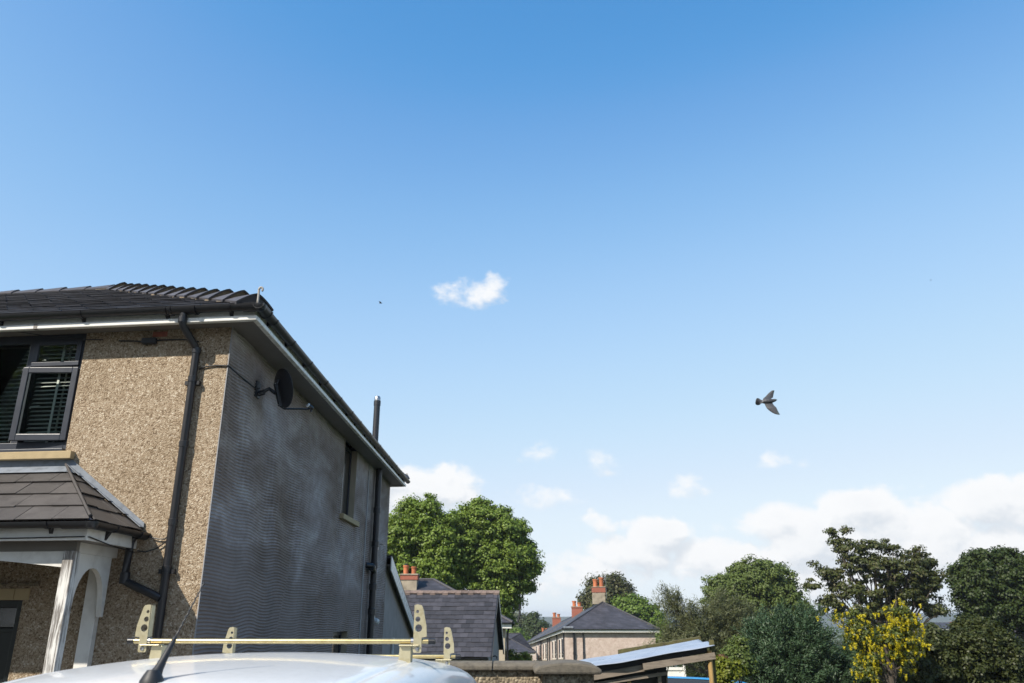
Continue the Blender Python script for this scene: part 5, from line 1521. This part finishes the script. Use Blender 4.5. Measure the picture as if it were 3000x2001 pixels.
def tree(name, label, cat, Y, base_u, lobes, n_cl, per, leaf, cl_r, mat, seed=1, trunk=.25, limbs=14, kind='broad', shell=.55, group=None, flat=.6, base=None, aspect=.78, twigs=True, droop=0.0):
    """lobes: (u, v, half width, half height) in picture pixels at distance Y, plus optional depth shift in metres"""
    rs = np.random.RandomState(seed)
    k = Y / 2440.0
    bp = base if base is not None else Vector((at(base_u, 1807, Y).x, Y, gz(Y)))
    t = thing(name, label, cat, bp, group)
    lc, lr = [], []
    if base is not None:
        for (x, y, z, rx, ry, rz_) in lobes: lc.append((x, y, z)); lr.append((rx, ry, rz_))
        lobes = []
    for lb in lobes:
        u, v, ru, rv = lb[:4]; dy = lb[4] if len(lb) > 4 else 0
        c = at(u, v, Y); lc.append((c.x, c.y + dy, c.z)); lr.append((ru * k, (ru + rv) * .5 * k, rv * k))
    lc = np.array(lc); lr = np.array(lr)
    vol = (lr[:, 0] * lr[:, 1] * lr[:, 2]) ** .72
    pick = rs.choice(len(lc), n_cl, p=vol / vol.sum())
    d = norm_rows(rs.normal(size=(n_cl, 3)))
    rad = shell + (1 - shell) * rs.rand(n_cl) ** .6
    rad *= np.where(rs.rand(n_cl) < .2, rs.rand(n_cl), rs.uniform(.86, 1.12, n_cl) + .22 * (rs.rand(n_cl) < .10))
    cl = lc[pick] + d * lr[pick] * rad[:, None]
    ok = cl[:, 2] > bp.z + .15
    cl, d, pick = cl[ok], d[ok], pick[ok]
    n_cl = len(cl)
    cr = cl_r * rs.uniform(.6, 1.4, n_cl)
    outd = norm_rows(cl - lc.mean(0) + (cl - lc[pick]))
    ids = np.repeat(np.arange(n_cl), per)
    N = len(ids)
    if kind == 'broad':
        off = rs.normal(size=(N, 3)) * .5
        off = norm_rows(off) * np.minimum(np.linalg.norm(off, axis=1, keepdims=True), 1.15)
        off *= np.array([1, 1, flat])
        cen = cl[ids] + off * cr[ids][:, None]
        cen[:, 2] -= droop * cr[ids] * np.linalg.norm(off[:, :2], axis=1)
        nrm = norm_rows(outd[ids] * .25 + norm_rows(off) * .75 + np.array([0, 0, .5]) + rs.normal(size=(N, 3)) * .38)
        tan = rs.normal(size=(N, 3)) + np.array([0, 0, -.5])
        L = leaf * rs.uniform(.7, 1.3, N); W = L * aspect
    else:  # needles: tufts pointing outwards
        ax = norm_rows(outd * .8 + np.array([0, 0, .55]) + rs.normal(size=(n_cl, 3)) * .35)
        along = rs.rand(N)
        tan = norm_rows(ax[ids] * (.9 if kind == 'needle' else 1.5) + rs.normal(size=(N, 3)) * .55)
        cen = cl[ids] + ax[ids] * ((along - .5) * 2.0 * cr[ids])[:, None] + tan * leaf * .5 + rs.normal(size=(N, 3)) * (cr[ids] * .28)[:, None]
        nrm = norm_rows(rs.normal(size=(N, 3)) + np.array([0, 0, .7]))
        L = leaf * rs.uniform(.7, 1.3, N); W = L * aspect
    v, q = leaves(cen, nrm, tan, L, W)
    org = np.array(bp)
    mesh_np('crown', v - org, q, mat, t)
    # trunk, limbs and twigs
    mb = MB(); cc = Vector(lc.mean(0))
    top = Vector((cc.x * .6 + bp.x * .4, bp.y * .5 + cc.y * .5, lc[:, 2].mean()))
    h = top.z - bp.z
    tp_ = [bp - Vector((0, 0, .1)), bp + (top - bp) * .3 + Vector((rs.uniform(-1, 1), rs.uniform(-1, 1), 0)) * .02 * h, bp + (top - bp) * .65 + Vector((rs.uniform(-1, 1), 0, 0)) * .03 * h, top]
    mb.tube(tp_, [trunk * 1.15, trunk * .85, trunk * .55, trunk * .25], 9)
    order = rs.permutation(n_cl)[:limbs]
    for i in order:
        e = Vector(cl[i]); f_ = rs.uniform(.3, .9)
        if e.z < bp.z + .4: continue
        s0 = bp + (top - bp) * f_ if f_ < .65 else tp_[2] + (tp_[3] - tp_[2]) * ((f_ - .65) / .35)
        if s0.z > e.z - .05 * h: s0 = bp + (top - bp) * max(.15, (e.z - bp.z) / h * .55)
        mid = s0.lerp(e, .5) + Vector((0, 0, -.06 * (e - s0).length)) + Vector((rs.uniform(-1, 1), rs.uniform(-1, 1), rs.uniform(-.3, .6))) * .07 * (e - s0).length
        r0 = trunk * (.42 - .25 * f_)
        mb.tube([s0, mid, e], [r0, r0 * .55, r0 * .16], 6)
        if twigs:
            dd_ = np.linalg.norm(cl - np.array(e), axis=1)
            for jn in np.argsort(dd_)[1:4]:
                mb.tube([mid.lerp(e, .55), Vector(cl[jn])], [r0 * .28, r0 * .1], 5)
    mb.build('trunk', 'bark', t, smooth=True)
    return t, cl

# two tall limes behind the houses on the left
tree('lime_tree', 'tall lime tree in full leaf directly right of the house gutter end', 'tree', 49, 1215,
     [(1190, 1560, 62, 78), (1255, 1525, 48, 60), (1205, 1500, 34, 40), (1262, 1480, 20, 22), (1190, 1680, 75, 80), (1290, 1600, 62, 70), (1310, 1530, 30, 28), (1270, 1690, 80, 70), (1140, 1620, 50, 90)],
     1000, 80, .14, .36, 'leaf_lime', 1, .40, 22, shell=.7)
tree('lime_tree', 'broad lime tree with rounded crown behind the slate outbuilding', 'tree', 50.5, 1430,
     [(1400, 1545, 88, 70), (1410, 1490, 42, 30), (1475, 1560, 68, 66), (1360, 1620, 90, 80), (1470, 1650, 92, 70), (1530, 1640, 46, 62), (1460, 1730, 62, 70), (1380, 1710, 90, 60), (1470, 1515, 26, 22), (1325, 1555, 40, 44), (1555, 1665, 26, 36), (1490, 1775, 32, 45), (1535, 1712, 26, 26), (1512, 1748, 22, 26)],
     1450, 80, .14, .36, 'leaf_lime', 2, .45, 28, shell=.7)
# middle distance
tree('dark_tree', 'dark reddish green tree behind the pale house chimney', 'tree', 104, 1775,
     [(1760, 1760, 48, 50), (1800, 1735, 42, 40), (1745, 1720, 22, 22), (1795, 1703, 22, 16), (1835, 1740, 16, 38), (1735, 1785, 25, 30), (1715, 1755, 14, 20)], 260, 75, .30, .75, 'leaf_red', 3, .35, 16, shell=.45, flat=1.2)
tree('green_tree', 'bright green rounded tree right of the pale house roof ridge', 'tree', 92, 1860,
     [(1850, 1790, 52, 42), (1890, 1815, 52, 50), (1905, 1860, 60, 60), (1820, 1785, 30, 30), (1870, 1765, 24, 18)], 260, 85, .26, .7, 'leaf_bright', 4, .3, 10)
tree('distant_tree', 'greyish green distant tree left of the small far chimneys', 'tree', 165, 1530,
     [(1525, 1835, 42, 38), (1545, 1860, 45, 36), (1508, 1820, 24, 22)], 150, 70, .42, 1.2, 'leaf_far', 5, .35, 6)
tree('distant_tree', 'darker distant tree just behind the farthest chimney of the row', 'tree', 150, 1575,
     [(1570, 1835, 26, 34), (1590, 1858, 36, 34), (1560, 1865, 32, 30)], 130, 70, .40, 1.1, 'leaf_dark', 6, .35, 6)
tree('distant_tree', 'small pale green distant tree above the dark hipped roof', 'tree', 140, 1510,
     [(1512, 1870, 24, 26), (1530, 1885, 30, 20)], 60, 70, .36, .9, 'leaf_bright', 7, .25, 4)
tree('shrub', 'bright yellow green bush above the garden wall coping', 'shrub', 40, 1525,
     [(1500, 1925, 26, 16), (1530, 1930, 34, 16), (1515, 1960, 55, 30)], 70, 60, .11, .30, 'leaf_yellowgreen', 8, .06, 6, group=None)
tree('pine_tree', 'spreading grey green pine tree right of the pale house', 'tree', 42, 2075,
     [(2000, 1850, 60, 45), (2060, 1830, 75, 60), (2125, 1790, 50, 48), (2145, 1850, 70, 60), (1965, 1770, 32, 26), (1955, 1900, 45, 45), (2050, 1900, 90, 55), (2150, 1910, 60, 50), (2210, 1830, 38, 40), (1990, 1790, 28, 20), (1960, 1745, 14, 16), (1990, 1748, 10, 14), (2200, 1880, 40, 40)],
     520, 110, .20, .42, 'leaf_pine', 9, .28, 22, kind='needle', aspect=.13, shell=.45)
tree('round_tree', 'broad rounded green tree behind the pine', 'tree', 56, 2215,
     [(2190, 1720, 85, 62), (2250, 1700, 80, 55), (2130, 1760, 70, 60), (2300, 1760, 66, 62), (2220, 1790, 120, 70), (2205, 1660, 40, 26), (2095, 1720, 34, 34), (2340, 1800, 40, 40)],
     900, 80, .15, .40, 'leaf_round', 10, .35, 18, shell=.68)
t_syc, cl_ = tree('sycamore_tree', 'open crowned sycamore with sky showing through its branches', 'tree', 44, 2575,
     [(2460, 1600, 34, 34), (2440, 1560, 30, 18), (2520, 1640, 70, 60), (2560, 1590, 40, 24), (2620, 1660, 80, 62), (2690, 1690, 70, 56), (2440, 1690, 50, 36), (2500, 1730, 75, 40), (2620, 1740, 85, 42), (2705, 1750, 45, 40), (2395, 1650, 18, 10), (2720, 1650, 20, 40), (2690, 1625, 9, 22), (2430, 1770, 60, 30), (2560, 1790, 110, 30), (2745, 1700, 18, 18), (2475, 1555, 12, 16), (2385, 1715, 25, 16), (2740, 1790, 40, 28), (2610, 1610, 30, 26)],
     430, 72, .135, .31, 'leaf_syc', 11, .22, 90, shell=.2, flat=.45)
tree('broad_tree', 'dense dark green tree cut by the right edge of the picture', 'tree', 46, 2920,
     [(2880, 1680, 72, 58), (2960, 1670, 62, 58), (2850, 1740, 54, 60), (2930, 1770, 95, 70), (3010, 1740, 70, 90), (2870, 1640, 44, 28), (2945, 1625, 40, 20), (2880, 1830, 70, 40), (3040, 1830, 60, 70), (2815, 1690, 26, 40), (3050, 1690, 50, 60)],
     900, 85, .145, .36, 'leaf_dark', 12, .4, 18, shell=.68)
tree('juniper_bush', 'large blue green feathery conifer bush in front of the round tree', 'shrub', 24, 2310,
     [(2310, 1880, 110, 75), (2250, 1930, 90, 70), (2390, 1920, 90, 75), (2310, 1980, 170, 70), (2270, 1830, 45, 36), (2350, 1850, 60, 50), (2180, 1960, 50, 50), (2440, 1980, 60, 55), (2220, 1870, 40, 40)],
     620, 110, .105, .22, 'leaf_juniper', 13, .14, 12, kind='feather', aspect=.24, shell=.55)
tree('hawthorn_bush', 'large olive green bush filling the lower right corner', 'shrub', 22, 2780,
     [(2715, 1905, 75, 60), (2780, 1920, 100, 80), (2860, 1890, 100, 70), (2930, 1930, 80, 70), (2690, 1980, 80, 50), (2820, 1990, 170, 60), (2960, 2000, 80, 60), (2740, 1850, 40, 28), (2880, 1845, 44, 30), (2620, 2000, 50, 40)],
     800, 110, .07, .19, 'leaf_hedge', 14, .12, 16, shell=.5, droop=.35)
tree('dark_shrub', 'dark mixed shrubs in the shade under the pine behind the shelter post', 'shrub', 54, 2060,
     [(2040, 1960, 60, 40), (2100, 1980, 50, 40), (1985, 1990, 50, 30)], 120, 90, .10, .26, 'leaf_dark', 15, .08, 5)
tree('golden_shrub', 'small yellow green shrub right of the shelter post', 'shrub', 17, 2125,
     [(2122, 1960, 20, 26), (2150, 1965, 20, 20), (2118, 1985, 26, 22)], 60, 70, .055, .12, 'leaf_yellowgreen', 16, .03, 4)
tree('green_shrub', 'soft green shrub just above the small yellow green one', 'shrub', 18.5, 2150,
     [(2150, 1925, 32, 26), (2180, 1945, 30, 28), (2165, 1895, 22, 20)], 80, 80, .06, .15, 'leaf_round', 17, .04, 5)
tree('rust_shrub', 'small rusty pink shrub beside the shelter post', 'shrub', 18, 2113,
     [(2113, 1936, 12, 12), (2106, 1945, 10, 9)], 26, 60, .05, .09, 'leaf_rust', 18, .02, 3)
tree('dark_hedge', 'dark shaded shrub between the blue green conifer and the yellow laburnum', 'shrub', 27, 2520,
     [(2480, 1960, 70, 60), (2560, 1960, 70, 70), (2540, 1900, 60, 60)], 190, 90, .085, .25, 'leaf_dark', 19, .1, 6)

def laburnum():
    Y = 20.6
    lob = [(2475, 1805, 34, 22), (2520, 1830, 36, 26), (2535, 1880, 32, 34), (2555, 1940, 34, 34), (2525, 1955, 24, 26), (2640, 1790, 34, 22), (2650, 1830, 30, 30), (2625, 1850, 40, 34), (2610, 1890, 32, 34), (2660, 1880, 24, 30), (2690, 1825, 24, 12), (2640, 1930, 22, 24), (2590, 1850, 24, 24), (2500, 1850, 26, 26)]
    t, cl = tree('laburnum_tree', 'laburnum hung with bright yellow blossom beside the olive bush', 'tree', Y, 2585, lob, 170, 46, .06, .14, 'leaf_laburnum', 20, .11, 22, shell=.3)
    rs = np.random.RandomState(77)
    cen = []; tan = []; nrm = []; L = []
    for c in cl:
        for r in range(rs.randint(2, 6)):
            s = c + rs.normal(size=3) * .14
            ln = rs.uniform(.05, .15); m = int(16 + ln * 90)
            f_ = rs.rand(m)
            rad = .042 * (1 - .75 * f_)
            an = rs.rand(m) * 6.283
            p = s + np.stack([np.cos(an) * rad, np.sin(an) * rad, -f_ * ln], 1)
            cen.append(p); nrm.append(np.stack([np.cos(an), np.sin(an), rs.normal(size=m) * .5], 1)); tan.append(rs.normal(size=(m, 3))); L.append(np.full(m, .034) * rs.uniform(.7, 1.3, m))
    cen = np.concatenate(cen); nrm = norm_rows(np.concatenate(nrm)); tan = np.concatenate(tan); L = np.concatenate(L)
    v, q = leaves(cen, nrm, tan, L, L * .8)
    mesh_np('blossom', v - np.array(ORG[t.name]), q, 'blossom', t)
laburnum()

# distant hedges and woods that read as one mass
def woodland(label_y, x0, x1, n, h, mat, seed, leaf):
    rs = np.random.RandomState(seed)
    cx = rs.uniform(x0, x1, n); cy = label_y + rs.uniform(-8, 8, n)
    hh = h * rs.uniform(.6, 1.15, n)
    per = 130
    ids = np.repeat(np.arange(n), per)
    d = norm_rows(rs.normal(size=(n * per, 3))); d[:, 2] = np.abs(d[:, 2])
    r = rs.rand(n * per) ** .4
    base = np.array([gz(y) for y in cy])
    cen = np.stack([cx[ids] + d[:, 0] * hh[ids] * .62 * r, cy[ids] + d[:, 1] * hh[ids] * .62 * r, base[ids] + hh[ids] * .25 + d[:, 2] * hh[ids] * .75 * r], 1)
    nrm = norm_rows(d + rs.normal(size=d.shape) * .5)
    v, q = leaves(cen, nrm, rs.normal(size=d.shape), np.full(len(cen), leaf), np.full(len(cen), leaf * .8))
    o = mesh_np('woodland', v - np.array([(x0 + x1) / 2, label_y, gz(label_y)]), q, mat, None, ((x0 + x1) / 2, label_y, gz(label_y)))
    return o
tag(woodland(190, -60, 60, 60, 9, 'leaf_far', 31, .9), 'distant belt of trees behind the row of houses', 'woodland', kind='stuff')
tag(woodland(330, -40, 420, 130, 9, 'leaf_far', 32, 1.3), 'far belt of trees below the hills on the right', 'woodland', kind='stuff')
tag(woodland(70, 12, 34, 16, 4.6, 'leaf_dark', 33, .3), 'dark hedge line behind the garden trees on the right', 'hedge', kind='stuff')

# ------------------------------------------------------------------ birds
def pigeon():
    Y = 10.4
    c = at(2247, 1177, Y)
    vx = Vector((1, 0, 0)); fwd = (c - cam.location).normalized(); upc = vx.cross(fwd).normalized()
    rt = fwd.cross(upc) * -1
    rt = vx
    s = .00041
    def Q(px, py, dz=0): # picture-like offsets of the bird's own plane, dz towards the viewer
        return c + rt * ((px - 740) * s) + upc * ((830 - py) * s) - fwd * dz
    mb = MB()
    # body: spindle from the tail root to the beak
    ax = [(560, 850, 30), (620, 830, 62), (700, 822, 92), (790, 815, 100), (870, 808, 84), (930, 796, 60), (975, 786, 50), (1015, 776, 44), (1045, 770, 28), (1062, 768, 12), (1090, 772, 3)]
    mb.tube([Q(x, y) for x, y, r in ax], [r * s for x, y, r in ax], 16)
    def sheet(rows, th):
        """rows of (front point, back point) along a wing; th thickness"""
        vs = []; fs = []
        m = 5
        for (a, b) in rows:
            a, b = Vector(a), Vector(b)
            for k in range(m + 1):
                t_ = k / m
                p = a.lerp(b, t_) - fwd * (.010 * math.sin(math.pi * t_))
                vs.append(p)
        n = len(rows); w = m + 1
        top = [tuple(p - fwd * th / 2) for p in vs]; bot = [tuple(p + fwd * th / 2) for p in vs]
        o = len(vs)
        for i in range(n - 1):
            for k in range(m):
                a, b, c_, d_ = i * w + k, i * w + k + 1, (i + 1) * w + k + 1, (i + 1) * w + k
                fs += [(a, b, c_, d_), (o + d_, o + c_, o + b, o + a)]
        edge = [i * w for i in range(n)] + [(n - 1) * w + k for k in range(1, w)] + [i * w + m for i in range(n - 2, -1, -1)] + [k for k in range(m - 1, 0, -1)]
        for i in range(len(edge)):
            a, b = edge[i], edge[(i + 1) % len(edge)]
            fs.append((a, o + a, o + b, b))
        mb.add(top + bot, fs)
    # upper wing, raised away from the viewer
    sheet([(Q(880, 800, .0), Q(600, 800, .0)), (Q(865, 735, -.01), Q(612, 728, -.01)), (Q(942, 690, -.03), Q(690, 660, -.03)), (Q(958, 610, -.05), Q(775, 570, -.05)), (Q(978, 530, -.065), Q(850, 500, -.065)), (Q(996, 455, -.075), Q(915, 455, -.075))], .006)
    for x0_, y0_, x1_, y1_ in ((965, 480, 1000, 445), (940, 480, 955, 440), (915, 490, 910, 455)):
        mb.tube([Q(x0_, y0_, -.065), Q(x1_, y1_, -.078)], [.0042, .0018], 6)
    # lower wing, towards the viewer
    sheet([(Q(905, 800, .0), Q(620, 830, .0)), (Q(925, 880, .02), Q(655, 890, .015)), (Q(975, 955, .045), Q(690, 975, .03)), (Q(1040, 1015, .065), Q(735, 1055, .05)), (Q(1072, 1090, .078), Q(820, 1130, .065)), (Q(1110, 1170, .088), Q(915, 1195, .08)), (Q(1140, 1220, .094), Q(1010, 1235, .09)), (Q(1160, 1248, .098), Q(1085, 1252, .096))], .006)
    # fan tail
    sheet([(Q(620, 790), Q(610, 860)), (Q(540, 760), Q(540, 890)), (Q(470, 715), Q(505, 930)), (Q(410, 708), Q(440, 946)), (Q(375, 760), Q(380, 930)), (Q(358, 840), Q(358, 900))], .008)
    mb.tube([Q(590, 868, .01), Q(520, 882, .022), Q(492, 886, .022)], [.005, .006, .003], 6)
    o = mb.build('pigeon', None, origin=tuple(c))
    m, t, b = new_mat('pigeon_feathers')
    tcn = t.n('ShaderNodeTexCoord'); sp = t.n('ShaderNodeSeparateXYZ'); t.set(sp.inputs[0], tcn.outputs['Object'])
    x_ = t.math('ADD', t.math('DIVIDE', sp.outputs[0], 760 * s), .5)
    colr = t.ramp(x_, [(.02, (.008, .009, .013)), (.10, (.014, .015, .020)), (.17, (.07, .07, .085)), (.29, (.16, .16, .17)), (.35, (.035, .036, .042)), (.55, (.048, .049, .056)), (.80, (.06, .06, .066)), (.86, (.075, .11, .105)), (1.0, (.13, .14, .14))])
    n_ = t.noise(tcn.outputs['Object'], 60, 3)
    colr = t.mix(.4, colr, t.ramp(n_, [(.35, (.013, .014, .018)), (.65, (.045, .046, .052))]))
    t.set(b.inputs['Base Color'], colr); b.inputs['Roughness'].default_value = .6
    o.data.materials.clear(); o.data.materials.append(m)
    rmh = o.modifiers.new('remesh', 'REMESH'); rmh.mode = 'VOXEL'; rmh.voxel_size = .0032; rmh.use_smooth_shade = True
    tag(o, 'grey pigeon flying right with one wing up and fanned tail', 'bird')
pigeon()

def small_bird(u, v, Y, span, lift, label):
    c = at(u, v, Y)
    mb = MB()
    mb.tube([c + Vector((-span * .22, 0, .0)), c + Vector((-span * .1, 0, 0)), c + Vector((span * .05, 0, -.0)), c + Vector((span * .2, 0, .0)), c + Vector((span * .27, 0, .0))], [span * .02, span * .06, span * .075, span * .045, span * .01], 8)
    for sgn in (-1, 1):
        r = c; a = c + Vector((-.05 * span, sgn * .25 * span, lift * span)); e = c + Vector((-.22 * span, sgn * .5 * span, lift * span * 1.1))
        mb.add([tuple(q) for q in (r + Vector((.12 * span, 0, .02)), a + Vector((.12 * span, 0, 0)), e, a + Vector((-.12 * span, 0, 0)), r + Vector((-.12 * span, 0, .02)))] +
               [tuple(q - Vector((0, 0, .012))) for q in (r + Vector((.12 * span, 0, .02)), a + Vector((.12 * span, 0, 0)), e, a + Vector((-.12 * span, 0, 0)), r + Vector((-.12 * span, 0, .02)))],
               [(0, 1, 2, 3, 4), (9, 8, 7, 6, 5), (0, 5, 6, 1), (1, 6, 7, 2), (2, 7, 8, 3), (3, 8, 9, 4), (4, 9, 5, 0)])
    tag(mb.build('bird', 'dark_metal', origin=tuple(c)), label, 'bird')
small_bird(1115, 888, 70, .62, .12, 'tiny dark bird gliding above the house roof, left of the small cloud')
small_bird(2727, 821, 150, .5, .1, 'speck of a bird high up near the right edge')

for k_, (x_, y_, lab) in enumerate(((-19, -13, 'tall unseen tree added behind the camera to darken window reflections, nearer one'), (-29, -15, 'tall unseen tree added behind the camera to darken window reflections, farther left'))):
    tree('reflection_tree', lab, 'tree', 0, 0, [(x_, y_, 9.5, 5.5, 4.5, 5.5), (x_ - 3, y_, 7, 4.5, 4, 4), (x_ + 3, y_, 7.5, 4.5, 4, 4)], 460, 110, .42, 1.2, 'leaf_dark', 40 + k_, .4, 12, base=Vector((x_, y_, 0)))  # unseen trees, added so the upstairs window reflects dark instead of sky

# ------------------------------------------------------------------ the air
hm = bpy.data.materials.new('haze_air'); hm.use_nodes = True
hm.node_tree.nodes.clear(); ht = NT(hm.node_tree)
pv = ht.n('ShaderNodeVolumePrincipled')
pv.inputs['Color'].default_value = (.86, .92, 1.0, 1)
pv.inputs['Density'].default_value = .00028
pv.inputs['Anisotropy'].default_value = .2
ho = ht.n('ShaderNodeOutputMaterial'); ht.set(ho.inputs['Volume'], pv.outputs[0])
M['haze_air'] = hm
tag(MB().box(-2700, 2700, -150, 3400, -26, 19).build('haze', 'haze_air'), kind='stuff')
